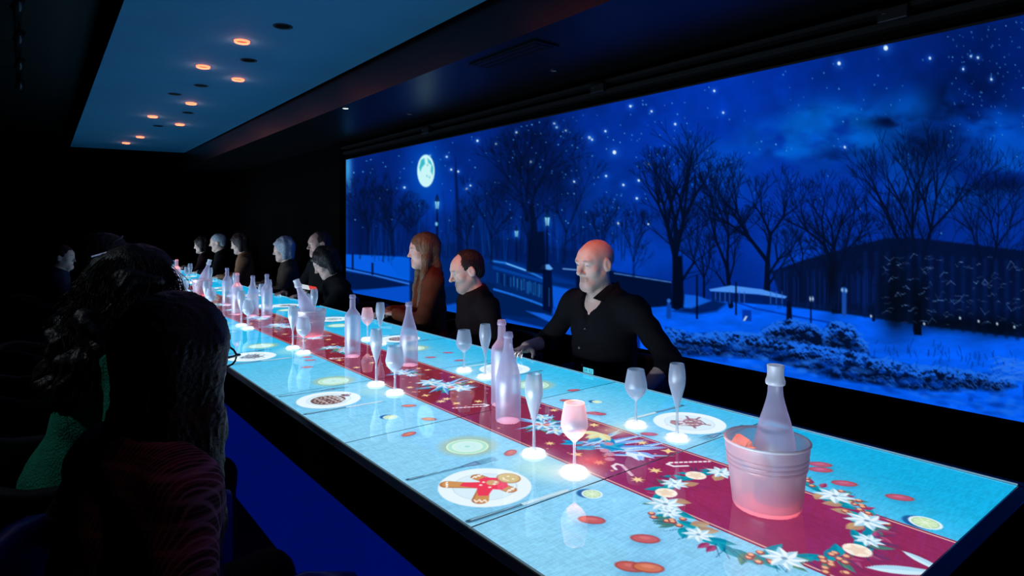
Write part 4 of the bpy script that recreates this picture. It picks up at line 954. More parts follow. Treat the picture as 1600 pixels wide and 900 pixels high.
# ------------------------------------------------------------------ bodies: smooth implicit surfaces meshed on a graded grid
def smin(a, b, k):
    h = np.maximum(k - np.abs(a - b), 0) / k
    return np.minimum(a, b) - h * h * k * 0.25
def smax(a, b, k): return -smin(-a, -b, k)
def axis(lo, hi, flo, fhi, fine, coarse):
    flo, fhi = max(lo, flo), min(hi, fhi)
    a = np.arange(flo, lo - coarse, -coarse)[::-1][:-1]; b = np.arange(flo, fhi, fine); c = np.arange(b[-1] + fine, hi + coarse, coarse)
    return np.concatenate([a, b, c]).astype(np.float32)
class Field:
    def __init__(s, xs, ys, zs):
        s.ax = (xs, ys, zs); s.F = np.full((len(xs), len(ys), len(zs)), 0.3, np.float32)
    def block(s, lo, hi):
        sl = []; P = []
        for k in range(3):
            i0, i1 = np.searchsorted(s.ax[k], [lo[k], hi[k]])
            if i1 <= i0: return None
            sl.append(slice(i0, i1)); sh = [1, 1, 1]; sh[k] = -1; P.append(s.ax[k][i0:i1].reshape(sh))
        return tuple(sl), P
    def op(s, lo, hi, fn, k=0.03, mode='u'):
        b = s.block([l - k - 0.02 for l in lo], [h + k + 0.02 for h in hi])
        if b is None: return
        sl, P = b; d = fn(*P).astype(np.float32); f = s.F[sl]
        s.F[sl] = smin(f, d, k) if mode == 'u' else smax(f, -d, k) if mode == 's' else smax(f, d, k)
    def caps(s, a, b, ra, rb=None, k=0.03, mode='u'):
        a = np.asarray(a, float); b = np.asarray(b, float); rb = ra if rb is None else rb; R = max(ra, rb)
        d = b - a; L = float(d @ d) + 1e-9
        def fn(X, Y, Z):
            t = np.clip(((X - a[0]) * d[0] + (Y - a[1]) * d[1] + (Z - a[2]) * d[2]) / L, 0, 1)
            return np.sqrt((X - a[0] - t * d[0]) ** 2 + (Y - a[1] - t * d[1]) ** 2 + (Z - a[2] - t * d[2]) ** 2) - (ra + (rb - ra) * t)
        s.op(np.minimum(a, b) - R, np.maximum(a, b) + R, fn, k, mode)
    def ell(s, c, r, R=None, k=0.03, mode='u'):
        c = np.asarray(c, float); R = np.eye(3) if R is None else R; m = max(r)
        def fn(X, Y, Z):
            x, y, z = X - c[0], Y - c[1], Z - c[2]
            u = x * R[0, 0] + y * R[1, 0] + z * R[2, 0]; v = x * R[0, 1] + y * R[1, 1] + z * R[2, 1]; w = x * R[0, 2] + y * R[1, 2] + z * R[2, 2]
            k0 = np.sqrt((u / r[0]) ** 2 + (v / r[1]) ** 2 + (w / r[2]) ** 2); k1 = np.sqrt((u / r[0] ** 2) ** 2 + (v / r[1] ** 2) ** 2 + (w / r[2] ** 2) ** 2) + 1e-9
            return k0 * (k0 - 1) / k1
        s.op(c - m, c + m, fn, k, mode)
    def plane(s, p, n, k=0.01):
        """keep the side n points away from"""
        n = np.asarray(n, float) / np.linalg.norm(n); X, Y, Z = [s.ax[i].reshape([-1 if j == i else 1 for j in range(3)]) for i in range(3)]
        s.F = smax(s.F, ((X - p[0]) * n[0] + (Y - p[1]) * n[1] + (Z - p[2]) * n[2]).astype(np.float32), k)
    def warp(s, fn):
        X, Y, Z = [s.ax[i].reshape([-1 if j == i else 1 for j in range(3)]) for i in range(3)]
        near = np.abs(s.F) < 0.03
        I = np.nonzero(near); s.F[I] += fn(s.ax[0][I[0]], s.ax[1][I[1]], s.ax[2][I[2]]).astype(np.float32)
    def mesh(s):
        F = s.F; ins = F < 0; n = F.shape; cn = (n[0] - 1, n[1] - 1, n[2] - 1)
        cid = lambda i, j, k: (i * cn[1] + j) * cn[2] + k
        ids = []; pos = []; quads = []
        for a in range(3):
            s0 = [slice(None)] * 3; s1 = [slice(None)] * 3; s0[a] = slice(0, -1); s1[a] = slice(1, None)
            A = ins[tuple(s0)]; B = ins[tuple(s1)]
            I = np.array(np.nonzero(A != B))
            b, c = (a + 1) % 3, (a + 2) % 3
            ok = (I[b] > 0) & (I[c] > 0) & (I[b] < n[b] - 1) & (I[c] < n[c] - 1); I = I[:, ok]
            J = I.copy(); J[a] += 1
            f0 = F[tuple(I)]; f1 = F[tuple(J)]; t = f0 / (f0 - f1)
            P = np.stack([s.ax[q][I[q]] for q in range(3)], 1).astype(np.float64)
            P[:, a] += t * (s.ax[a][J[a]] - s.ax[a][I[a]])
            cells = []
            for db, dc in ((0, 0), (1, 0), (1, 1), (0, 1)):
                K = I.copy(); K[b] -= db; K[c] -= dc; q = cid(*K); cells.append(q); ids.append(q); pos.append(P)
            q = np.stack(cells, 1); flip = ~A[tuple(I)]
            q[flip] = q[flip][:, ::-1]; quads.append(q)
        ids = np.concatenate(ids); pos = np.concatenate(pos); quads = np.concatenate(quads)
        u, inv = np.unique(ids, return_inverse=True)
        cnt = np.bincount(inv)[:, None]; V = np.stack([np.bincount(inv, pos[:, k]) for k in range(3)], 1) / cnt
        Q = np.searchsorted(u, quads)
        return V, Q

def rotm(yaw, pitch, roll=0.0):
    """head frame: forward +y, up +z; pitch > 0 looks down, yaw > 0 turns left"""
    cy, sy = math.cos(yaw), math.sin(yaw); cp, sp = math.cos(-pitch), math.sin(-pitch); cr, sr = math.cos(roll), math.sin(roll)
    return np.array([[cy, -sy, 0], [sy, cy, 0], [0, 0, 1]]) @ np.array([[1, 0, 0], [0, cp, -sp], [0, sp, cp]]) @ np.array([[cr, 0, sr], [0, 1, 0], [-sr, 0, cr]])

def add_head(f, HC, R, fem=False, nose=1.0, det=True, s=1.0):
    T = lambda p: HC + R @ (np.asarray(p, float) * s)
    E = lambda c, r, k=0.02, mode='u', RR=None: f.ell(T(c), [q * s for q in r], R if RR is None else R @ RR, k, mode)
    K = lambda a, b, ra, rb=None, k=0.015, mode='u': f.caps(T(a), T(b), ra * s, (ra if rb is None else rb) * s, k, mode)
    w = 0.95 if fem else 1.0
    E((0, -0.016, 0.030), (0.0745 * w, 0.0965, 0.086), 0.03)
    E((0, 0.030, -0.040), (0.055 * w, 0.058, 0.080), 0.04)
    E((0, 0.048, 0.030), (0.056 * w, 0.040, 0.050), 0.03)
    K((-0.010, 0.069, -0.104), (0.010, 0.069, -0.104), 0.018 if fem else 0.0205, None, 0.03)
    for q in (-1, 1):
        K((q * 0.047 * w, 0.000, -0.052), (q * 0.020, 0.060, -0.100), 0.0185, 0.016, 0.03)
        E((q * 0.041, 0.056, -0.028), (0.020, 0.018, 0.018), 0.025)
    if det:
        K((-0.034, 0.080, 0.021), (0.034, 0.080, 0.021), 0.010 if fem else 0.0125, None, 0.02)
        for q in (-1, 1):
            E((q * 0.0305, 0.094, 0.002), (0.017, 0.014, 0.012), 0.014, 's')
            E((q * 0.0305, 0.0765, 0.003), (0.0125, 0.0125, 0.0125), 0.002)
            E((q * 0.0305, 0.0775, 0.0095), (0.0155, 0.0125, 0.0065), 0.004)
            E((q * 0.0305, 0.0770, -0.0065), (0.0145, 0.0115, 0.0045), 0.005)
    K((0, 0.082, 0.018), (0, 0.099 + 0.013 * nose, -0.030), 0.0075, 0.0100 * nose, 0.016)
    E((0, 0.097 + 0.013 * nose, -0.032), (0.0108 * nose, 0.0120, 0.0098), 0.010)
    for q in (-1, 1): E((q * 0.0108 * nose, 0.093, -0.0365), (0.0070, 0.0105, 0.0068), 0.007)
    if det:
        K((-0.0045, 0.1, -0.043), (0.0045, 0.1, -0.043), 0.002, None, 0.004, 's')
        K((-0.016, 0.0855, -0.0660), (0.016, 0.0855, -0.0660), 0.0058, None, 0.010); K((-0.013, 0.0845, -0.0755), (0.013, 0.0845, -0.0755), 0.0066, None, 0.010)
        K((-0.020, 0.0930, -0.0706), (0.020, 0.0930, -0.0706), 0.0020, None, 0.004, 's')
    for q in (-1, 1):
        RR = rotm(q * 0.35, 0.12); E((q * 0.0775 * w, -0.008, -0.006), (0.0085, 0.0205, 0.033), 0.008, 'u', RR)
        if det: E((q * 0.0855 * w, -0.002, -0.002), (0.0055, 0.011, 0.019), 0.004, 's', RR)
    return T

def hand_mesh(W, D, up, side, curl=0.35, spread=1.0, res=0.0032):
    """W wrist point, D finger direction, up = back of the hand, side +1 puts the thumb on +x"""
    D = np.asarray(D, float); D /= np.linalg.norm(D); up = np.asarray(up, float); up = up - (up @ D) * D; up /= np.linalg.norm(up); X = np.cross(D, up) * side
    f = Field(np.arange(-0.07, 0.085, res, dtype=np.float32), np.arange(-0.05, 0.20, res, dtype=np.float32), np.arange(-0.085, 0.035, res, dtype=np.float32))
    f.caps((0, -0.045, 0), (0, 0.0, 0), 0.025, 0.024, 0.02)
    f.ell((0.0, 0.045, -0.004), (0.037, 0.050, 0.014), None, 0.02); f.ell((0.022, 0.03, -0.012), (0.018, 0.03, 0.014), None, 0.015)
    for i, (x, L) in enumerate(((0.029, 0.072), (0.010, 0.080), (-0.010, 0.074), (-0.029, 0.058))):
        p = np.array((x, 0.080 - 0.004 * abs(i - 1), -0.002)); a = -0.10; sp = (x * 3.2) * spread
        for j, (q, r) in enumerate(((0.45, 0.0088), (0.30, 0.0080), (0.25, 0.0070))):
            d = np.array((math.sin(sp) * math.cos(a), math.cos(sp) * math.cos(a), math.sin(a))); p2 = p + d * L * q
            f.caps(p, p2, r, r - 0.0008, 0.004); p = p2; a -= curl * (1.0 + 0.15 * i)
    p = np.array((0.030, 0.018, -0.010))
    for q, r, d in ((0.036, 0.0125, (0.72, 0.66, -0.22)), (0.030, 0.0100, (0.50, 0.82, -0.28)), (0.024, 0.0088, (0.25, 0.92, -0.3))):
        d = np.array(d) / np.linalg.norm(d); f.caps(p, p + d * q, r, r - 0.001, 0.006); p = p + d * q
    V, Q = f.mesh(); M = np.stack([X, D, up], 1)
    if side < 0: Q = Q[:, ::-1]
    return V @ M.T + np.asarray(W), Q

def ik(S, W, l1, l2, pole):
    S = np.asarray(S, float); W = np.asarray(W, float); d = W - S; L = np.linalg.norm(d); m = (l1 + l2) * 0.995
    if L > m: W = S + d * m / L; d = W - S; L = m
    a = (l1 * l1 - l2 * l2 + L * L) / (2 * L); h = math.sqrt(max(l1 * l1 - a * a, 0)); u = d / L
    pole = np.asarray(pole, float); pole = pole - (pole @ u) * u; pole /= np.linalg.norm(pole)
    return S + u * a + pole * h, W

skin_m = mat('skin', rough=0.46, spec=0.4, attr=True, noise=(60, 0.06), bump=(260, 0.06), sss=0.0)
hair_ms = {}
def hair_mat(c, rough=0.5):
    key = tuple(c)
    if key not in hair_ms: hair_ms[key] = mat('hair_%d_%d_%d' % key, c, rough, 0.35, noise=(55, 0.4), bump=(120, 0.35))
    return hair_ms[key]
cloth_ms = {}
def cloth_mat(c):
    key = tuple(c)
    if key not in cloth_ms: cloth_ms[key] = mat('cloth_%d_%d_%d' % key, c, 0.85, 0.2, noise=(18, 0.2), bump=(420, 0.35))
    return cloth_ms[key]

body_top = {}
def person(label, root, th, HC, hyaw=0, pitch=0, roll=0, fem=False, hair=None, hairc=(30, 24, 22), top=(30, 30, 34), legs=(18, 18, 22), hands=((-0.2, 0.3, 0.78), (0.2, 0.3, 0.78)), sh=0.185, sleeve=1.0, neck='collar', skin=(234, 196, 178), fine=0.0065, coarse=0.014, nose=None, w=1.0, stubble=None, top_name='jacket', seat=0.47, cut_style=None, hcurl=0.35, topm=None, hs=1.0, brow=(70, 48, 40)):
    rz = th - math.pi / 2
    nose = nose or (0.72 if fem else 1.0)
    HC = np.array(HC, float); R = rotm(hyaw, pitch, roll); PC = np.array((0, 0.0, seat + 0.085)); NB = HC + np.array((0, -0.050 - 0.04 * math.sin(pitch), -0.158 + 0.02 * math.sin(pitch)))
    u = NB - PC; T = np.linalg.norm(u); u /= T; fw = np.cross(u, np.array((1.0, 0, 0))); fw = -fw if fw[1] < 0 else fw
    B = np.stack([np.array((1.0, 0, 0)), fw, u], 1); at = lambda x, y, z: PC + B @ np.array((x, y, z))
    arms = []
    for q, hnd in zip((-1, 1), hands):
        S = NB + B @ np.array((q * sh, 0.0, -0.058)); E_, W_ = ik(S, hnd, 0.285, 0.25, np.array((q * 0.75, -0.35, -0.75))); arms.append((q, S, E_, W_))
    lo = np.array((-0.62, -0.30, 0.0)); hi = np.array((0.62, 0.72, HC[2] + 0.16))
    for q, S, E_, W_ in arms:
        lo = np.minimum(lo, np.minimum(E_, W_) - 0.1); hi = np.maximum(hi, np.maximum(E_, W_) + 0.1)
    lo[0] = min(a[2][0] for a in arms) - 0.12; hi[0] = max(a[2][0] for a in arms) + 0.12; lo[0] = min(lo[0], -0.28); hi[0] = max(hi[0], 0.28)
    m = 0.135
    def grid(cf, ff): return Field(axis(lo[0], hi[0], HC[0] - 0.105, HC[0] + 0.105, ff, cf), axis(lo[1], hi[1], HC[1] - m, HC[1] + m, ff, cf), axis(0.0, hi[2], HC[2] - 0.155, HC[2] + 0.14, ff, cf))
    def torso(f, o, kk=0.06):
        f.ell(at(0, 0.012, 0.66 * T), ((0.155 * w + o), 0.102 * w + o, 0.19 + o), B, kk); f.ell(at(0, 0.02, 0.33 * T), (0.142 * w + o, 0.108 * w + o, 0.17 + o), B, kk); f.ell(at(0, 0, 0.02), (0.165 * w + o, 0.118 * w + o, 0.115 + o), B, kk)
        f.caps(arms[0][1], arms[1][1], 0.048 + o, None, 0.05)
        for q, S, E_, W_ in arms: f.caps(NB + B @ np.array((q * 0.03, -0.012, 0.0)), NB + B @ np.array((q * sh * 0.7, -0.006, -0.038)), 0.040 + o * .7, 0.036 + o * .7, 0.05)
    nk = 0.047 if fem else 0.056
    # body: one continuous mesh of head, neck, trunk, arms and legs, hands joined at the wrists
    f = grid(coarse, fine)
    torso(f, -0.008)
    for q, S, E_, W_ in arms: f.caps(S, E_, 0.044, 0.037, 0.03); f.caps(E_, W_, 0.041 if not fem else 0.036, 0.0265, 0.02)
    kn = [np.array((q * 0.115, 0.40, seat + 0.05)) for q in (-1, 1)]
    for q, K_ in zip((-1, 1), kn): f.caps((q * 0.095, 0.03, seat + 0.07), K_, 0.075, 0.052, 0.04); f.caps(K_, (q * 0.12, 0.42, 0.09), 0.050, 0.034, 0.02)
    f.caps(NB - u * 0.03 + fw * 0.008, HC + R @ np.array((0, -0.018, -0.075)), nk + 0.006, nk, 0.035)
    if not fem: f.ell(HC + R @ np.array((0, 0.035, -0.145)), (0.012, 0.02, 0.014), None, 0.03)
    add_head(f, HC, R, fem, nose, fine < 0.008, hs)
    V, Q = f.mesh()
    Lc = ((V - HC) @ R) / hs
    col = np.tile(lin(skin), (len(V), 1)); x, y, z = Lc.T; hd = (np.abs(x) < .1) & (np.abs(y) < .13) & (z > -.12) & (z < .13)
    def tint(msk, c, a): 
        a = (a * msk)[:, None]; col[:] = col * (1 - a) + lin(c) * a
    fr = hd & (y > 0.06)
    tint(fr, (190, 112, 104), np.exp(-((np.abs(x) - .042) / .018) ** 2 - ((z + .03) / .018) ** 2) * .25)
    tint(fr & (y > .075), (172, 92, 86), np.exp(-(x / .02) ** 4 - ((z + .071) / .0095) ** 4) * (.75 if fem else .5))
    tint(fr, brow, np.exp(-((np.abs(x) - .031) / .017) ** 4 - ((z - .0245 + .12 * np.abs(np.abs(x) - .03)) / .0045) ** 2) * .75)
    ey = fr & (np.hypot(np.abs(x) - .0305, z - .002) < .0086) & (z > -.003) & (z < .0048); tint(ey, (186, 186, 190), ey * 1.0)
    tint(ey, (40, 36, 38), np.exp(-((np.abs(x) - .0305) ** 2 + (z - .0015) ** 2) / .0056 ** 2))
    if stubble: 
        tint(hd & (y > 0.0), stubble, (smooth(-.035, -.06, z) * .28)); tint(hd & (y > 0.07), stubble, np.exp(-(x / .028) ** 4 - ((z + .055) / .006) ** 2) * .4)
        tint(hd, stubble, smooth(-.015, -.06, y) * smooth(-.05, -.01, z) * smooth(.10, .05, z) * .45)
    Vs, Qs, cs_ = [V], [Q], [col]; n0 = len(V)
    for q, S, E_, W_ in arms:
        D = W_ - E_; D /= np.linalg.norm(D); D2 = D + np.array((-q * 0.15, 0.35, -0.12)); D2[2] = max(D2[2], -0.35)
        hv, hq = hand_mesh(W_ - D * 0.005, D2, (q * 0.15, -0.1, 1.0), -q, hcurl, 1.0, 0.0035 if fine < .006 else 0.0055)
        Vs.append(hv); Qs.append(hq + n0); cs_.append(np.tile(lin(skin), (len(hv), 1))); n0 += len(hv)
    body = mesh_obj('person', np.concatenate(Vs), np.concatenate(Qs), skin_m, None, True, np.concatenate(cs_), (root[0], root[1], 0), rz)
    tag(body, label, 'person', 'people seated along the table')
    # top
    f = grid(coarse * 0.8, coarse * 0.8); torso(f, 0.012, 0.07)
    for q, S, E_, W_ in arms:
        f.caps(S, E_, 0.060, 0.052, 0.05); Wc = E_ + (W_ - E_) * (sleeve - 0.06)
        f.caps(E_, Wc, 0.052, 0.052 - 0.012 * sleeve, 0.03)
        if sleeve < .9: f.caps(E_ + (Wc - E_) * .7, Wc, 0.054, 0.052, 0.008)
    f.caps(NB - u * 0.02, NB + u * 0.035 + fw * 0.012, nk + 0.030, nk + 0.022, 0.03)
    s1 = len(label) % 7
    f.warp(lambda X, Y, Z: 0.0035 * np.sin(38 * X + 21 * Z + 3 * np.sin(17 * Y + s1)) * np.sin(26 * Z - 19 * Y + s1) + 0.002 * np.sin(75 * Z + 40 * X + s1))
    f.plane(NB + u * (0.052 if neck != 'open' else 0.035), (0, 0.42, 0.9), 0.008)
    if neck == 'open':
        f.caps(NB + fw * 0.085 + u * 0.03, NB + fw * 0.145 - u * 0.14, 0.040, 0.008, 0.008, 's'); f.caps(NB + fw * 0.03 + u * .05, NB + fw * 0.10 - u * 0.0, nk + 0.010, None, 0.006, 's')
    elif neck == 'wide': f.caps(NB + fw * 0.06 + u * 0.04, NB + fw * 0.12 - u * 0.09, 0.05, 0.02, 0.01, 's')
    f.caps(NB - u * 0.0 + fw * 0.006, HC + R @ np.array((0, -0.018, -0.08)), nk + 0.006, None, 0.006, 's')
    V, Q = f.mesh(); garment = mesh_obj(top_name, V, Q, topm or cloth_mat(top), body)
    # trousers
    f = Field(np.arange(-0.26, 0.26, 0.02, dtype=np.float32), np.arange(-0.2, 0.62, 0.02, dtype=np.float32), np.arange(0.03, seat + 0.32, 0.02, dtype=np.float32))
    f.ell(PC - (0, 0, 0.005), (0.178 * w, 0.132 * w, 0.115), None, 0.05)
    for q, K_ in zip((-1, 1), kn): f.caps((q * 0.095, 0.03, seat + 0.072), K_, 0.088, 0.066, 0.04); f.caps(K_, (q * 0.12, 0.42, 0.13), 0.064, 0.052, 0.03)
    V, Q = f.mesh(); mesh_obj('trousers', V, Q, cloth_mat(legs), body)
    for q in (-1, 1):
        f = Field(np.arange(q * .12 - .07, q * .12 + .07, .012, dtype=np.float32), np.arange(0.33, 0.66, .012, dtype=np.float32), np.arange(-0.02, 0.15, .012, dtype=np.float32))
        f.caps((q * .12, .40, .045), (q * .125, .57, .035), .045, .034, .03); f.caps((q * .12, .42, .12), (q * .12, .42, .05), .042, .045, .03); f.plane((0, 0, 0.002), (0, 0, -1), .004)
        V, Q = f.mesh(); mesh_obj('shoe', V, Q, mat('shoe_black', (10, 10, 12), .4), body)
    if hair: make_hair(body, hair, HC, R, hairc, fine, hs)
    body_top[body.name] = garment
    return body, (lambda p: HC + R @ np.asarray(p, float) * hs), arms

hair_of = {}
def make_hair(body, style, HC, R, hc, fine, hs):
    ext = {'short': .14, 'receding': .14, 'bob': .22, 'long': .48, 'curly': .5, 'straight': .62, 'bun': .17}[style]
    res = max(fine * 0.9, 0.0045) if style in ('short', 'receding', 'bob') else max(fine, 0.0075)
    pad = .17 if style != 'curly' else .30
    f = Field(*[np.arange(HC[k] - (pad if k < 2 else ext), HC[k] + (pad if k < 2 else .16), res, dtype=np.float32) for k in range(3)])
    T = lambda p: HC + R @ (np.asarray(p, float) * hs)
    G = lambda p: HC + np.array((R @ np.array((p[0], p[1], 0.0)))[:2].tolist() + [p[2]])      # hanging hair keeps to gravity
    E = lambda c, r, k=.02, mode='u': f.ell(T(c), [q * hs for q in r], R, k, mode)
    t = {'short': 0.006, 'receding': 0.004, 'bob': 0.014, 'long': 0.012, 'curly': 0.02, 'straight': 0.016, 'bun': 0.012}[style]
    E((0, -0.018, 0.032), (0.0755 + t, 0.0985 + t, 0.0885 + t))
    if style in ('short', 'receding'):
        E((0, -0.06, -0.02), (0.066, 0.05, 0.06), .02)
        E((0, 0.10, -0.05), (0.085, 0.075 if style == 'short' else 0.085, 0.122), .008, 's')
        if style == 'receding':
            for q in (-1, 1): E((q * .035, 0.085, 0.085), (0.038, 0.062, 0.05), .01, 's')
            E((0, 0.08, 0.09), (0.05, 0.06, 0.05), .01, 's')
        for q in (-1, 1): E((q * .085, 0.012, -.035), (.03, .034, .05), .008, 's')
        f.plane(T((0, -.03, -.075)), R @ np.array((0, -.1, -1)), .01)
    elif style in ('bob', 'bun'):
        if style == 'bob':
            g = np.random.default_rng(7)
            for k in range(34):
                a = 6.28 * g.random(); e = 1.3 * g.random(); E((.078 * math.cos(a) * math.sin(e), -.02 + .1 * math.sin(a) * math.sin(e), .035 + .09 * math.cos(e)), (.022, .026, .018), .02)
            for q in (-1, 1): f.caps(T((q * .068, -.02, .03)), T((q * .074, -.005, -.085)), .032 * hs, .026 * hs, .03)
            E((0, -.06, -.05), (.082, .05, .09), .03)
        E((0, 0.112, -0.05), (0.072, 0.085, 0.122), .008, 's')
    elif style == 'long':
        for q in (-1, 1):
            pts = [T((q * .066, -.01, .04)), G((q * .078, .0, -.06)), G((q * .085, .015, -.16)), G((q * .088, .035, -.27)), G((q * .078, .05, -.38))]
            for a, b, r in zip(pts[:-1], pts[1:], (.028, .028, .026, .020)): f.caps(a, b, r * hs, r * .85 * hs, .03)
        for a, b in ((T((0, -.07, 0)), G((0, -.085, -.12))), (G((0, -.085, -.12)), G((0, -.095, -.26)))): 
            for xo in (-.04, 0, .04): f.caps(a + R @ np.array((xo, 0, 0)), b + R @ np.array((xo, 0, 0)), .035, .028, .03)
        E((0, 0.112, -0.06), (0.062, 0.078, 0.125), .008, 's')
    elif style == 'straight':
        for xo in (-.075, -.045, 0, .045, .075):
            yo = -.06 if abs(xo) < .06 else -.015
            pts = [T((xo * .9, yo, .03)), G((xo, yo - .01, -.12)), G((xo * 1.12, yo - .02, -.3)), G((xo * 1.2, yo - .02, -.52))]
            for a, b, r in zip(pts[:-1], pts[1:], (.04, .042, .036)): f.caps(a, b, r, r * .9, .03)
        E((0, 0.118, -0.055), (0.06, 0.075, 0.125), .008, 's')
    elif style == 'curly':
        g = np.random.default_rng(3)
        for k in range(90):
            zz = .06 - .42 * g.random(); a = math.pi * (1.02 + .96 * g.random()); rr = .07 + .05 * g.random() + .05 * smooth(.02, -.2, zz)
            f.caps(*(lambda p: (p, p + g.normal(size=3) * .03))(G((rr * math.cos(a) * 1.0, rr * math.sin(a) - .01 - .10 * smooth(0, -.3, zz), zz))), .020 + .014 * g.random(), .014 + .01 * g.random(), .03)
        E((0, 0.150, -0.035), (0.110, 0.118, 0.130), .01, 's')
    fq = 46
    f.warp(lambda X, Y, Z: .0028 * np.sin(fq * np.arctan2(X - HC[0], Y - HC[1]) + 9 * np.sin(Z * 21)) + (.004 * np.sin(70 * X) * np.sin(63 * Y + 1) * np.sin(58 * Z) if style == 'curly' else 0))
    V, Q = f.mesh(); h = mesh_obj('hair', V, Q, hair_mat(hc), body); hair_of[body.name] = h
    return h

def strands(body, name, HC, R, n, L, spreadf, hc, seed, curl=0.0, rad=0.0011, back=True, steps=9, turns=9, amax=1.1):
    """loose locks: thin tapered tubes rooted on the hair"""
    g = np.random.default_rng(seed); mb = MB()
    for k in range(n):
        a = math.pi * (0.92 + amax * g.random()) if back else 2 * math.pi * g.random()
        e = .2 + 1.0 * g.random(); r = .097
        p = HC + R @ np.array((r * math.cos(a) * math.sin(e) * .95, r * 1.12 * math.sin(a) * math.sin(e) - .015, .03 + r * math.cos(e)))
        out = (p - HC); out[2] = 0; out /= np.linalg.norm(out) + 1e-6
        pts = [tuple(p)]; ll = L * (.6 + .5 * g.random()); ph = g.random() * 6.28; sq = .35 + .75 * g.random()
        for j in range(1, steps):
            t = j / (steps - 1); q = p + out * (spreadf * t ** .6 * sq) + np.array((0, 0, -ll * t))
            q = q + curl * min(1, 2 * t) * np.array((math.sin(ph + turns * t), math.cos(ph + turns * t), .3 * math.sin(ph + 1.5 * turns * t)))
            pts.append(tuple(q))
        mb.tube(pts, [rad * (1.4 - 1.0 * j / (steps - 1)) for j in range(steps)], 3, False)
    return mb.build(name, hair_mat(hc), hair_of[body.name], True)

# ------------------------------------------------------------------ chairs
shell_m = mat('chair_shell_blue_cast', (58, 66, 165), 0.3, 0.5, noise=(6, 0.15)); cush_m = mat('chair_cushion', (20, 21, 28), 0.8, 0.2, bump=(200, .2)); ped_m = mat('chair_pedestal', (40, 42, 46), .3, .5, .8)  # blue light from the table skirt is put into the shell colour
def rounded(wd, ht, r, n=4):
    pts = []
    for cx, cy, a0 in ((wd / 2 - r, ht - r, 0), (-wd / 2 + r, ht - r, 90), (-wd / 2 + r, r, 180), (wd / 2 - r, r, 270)):
        for k in range(n + 1): a = math.radians(a0 + 90 * k / n); pts.append((cx + r * math.cos(a), cy + r * math.sin(a)))
    return pts
def chair_meshes():
    path = [(.285, .26), (.287, .16), (.285, .05)] + [(.285 * math.cos(a), -.02 - .25 * math.sin(a)) for a in np.linspace(.15, math.pi - .15, 14)] + [(-.285, .05), (-.287, .16), (-.285, .26)]
    m = len(path); V = []; F = []
    for i, (x, y) in enumerate(path):
        a = np.array(path[min(i + 1, m - 1)]) - np.array(path[max(i - 1, 0)]); a = a / np.linalg.norm(a); nrm = np.array((-a[1], a[0]))
        back = smooth(.0, -.2, y); ht = .26 + .05 * back; sec = rounded(.055, ht, .026)
        sc = 1.0 if 0 < i < m - 1 else 0.72
        for (u, v) in sec: V.append((x + nrm[0] * u * sc, y + nrm[1] * u * sc, .40 + (v - ht / 2) * sc + ht / 2))
    n = len(sec)
    F = [(i * n + k, i * n + (k + 1) % n, (i + 1) * n + (k + 1) % n, (i + 1) * n + k) for i in range(m - 1) for k in range(n)] + [tuple(range(n))[::-1], tuple((m - 1) * n + k for k in range(n))]
    a = mesh_obj('shell', V, F, shell_m); b = MB().box(-.25, .25, -.23, .25, .385, .47, .03).build('cushion', cush_m); auto_smooth(b)
    c = MB().lathe([(.0003, .03), (.05, .028), (.21, .012), (.22, .006), (.22, 0)], 28).build('base_plate', ped_m); d = MB().tube([(0, 0, .02), (0, 0, .39)], .03, 14).build('pedestal', ped_m)
    auto_smooth(c); auto_smooth(d)
    out = [(o.name.split('.')[0], o.data) for o in (a, b, c, d)]
    for o in (a, b, c, d): bpy.data.objects.remove(o)
    return out
CH = chair_meshes()
shell_d = mat('chair_shell_shaded', (9, 9, 12), 0.6, 0.3, noise=(6, 0.15))  # shaded copy, blackened so the other shells sink into the dark
def chair(x, y, th, label):
    e = empty('tub_chair', (x, y, 0), th - math.pi / 2); tag(e, label, 'chair', 'tub chairs along the table')
    for nm, me in CH:
        o = bpy.data.objects.new(nm, me); C.objects.link(o); o.parent = e
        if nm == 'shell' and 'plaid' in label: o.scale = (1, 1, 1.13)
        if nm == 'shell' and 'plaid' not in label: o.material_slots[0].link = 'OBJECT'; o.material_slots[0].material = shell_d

PI = math.pi
# ------------------------------------------------------------------ people on the far side of the table
b, T, arms = person('bald man in dark open-collared shirt leaning both arms on the table edge', (2.30, 2.13), PI, (0, 0.10, 1.212), hyaw=0.02, pitch=0.10, top=(17, 15, 20), neck='open', sleeve=0.30, hands=((-0.40, 0.24, 0.68), (0.27, 0.315, 0.79)), sh=0.20, w=1.12, stubble=(150, 118, 112), fine=0.0040, coarse=0.012, top_name='shirt', skin=(236, 200, 184), nose=1.1, brow=(120, 86, 74))
but = mat('shirt_button', (190, 180, 185), .35)
HCb = np.array((0, .10, 1.212)); NBb = HCb + np.array((0, -.054, -.156))
for k in range(4):
    d = MB().lathe([(.0003, 0), (.0055, 0), (.006, .0015), (.0055, .003), (.0003, .003)], 12).build('button', but, body_top[b.name], True)
    t = .16 + .085 * k; d.location = (0.0, .046 + .148 - .02 * abs(k - 1) + (.012 if k else -.008) , 1.056 - t); d.rotation_euler = (-PI / 2, 0, 0)
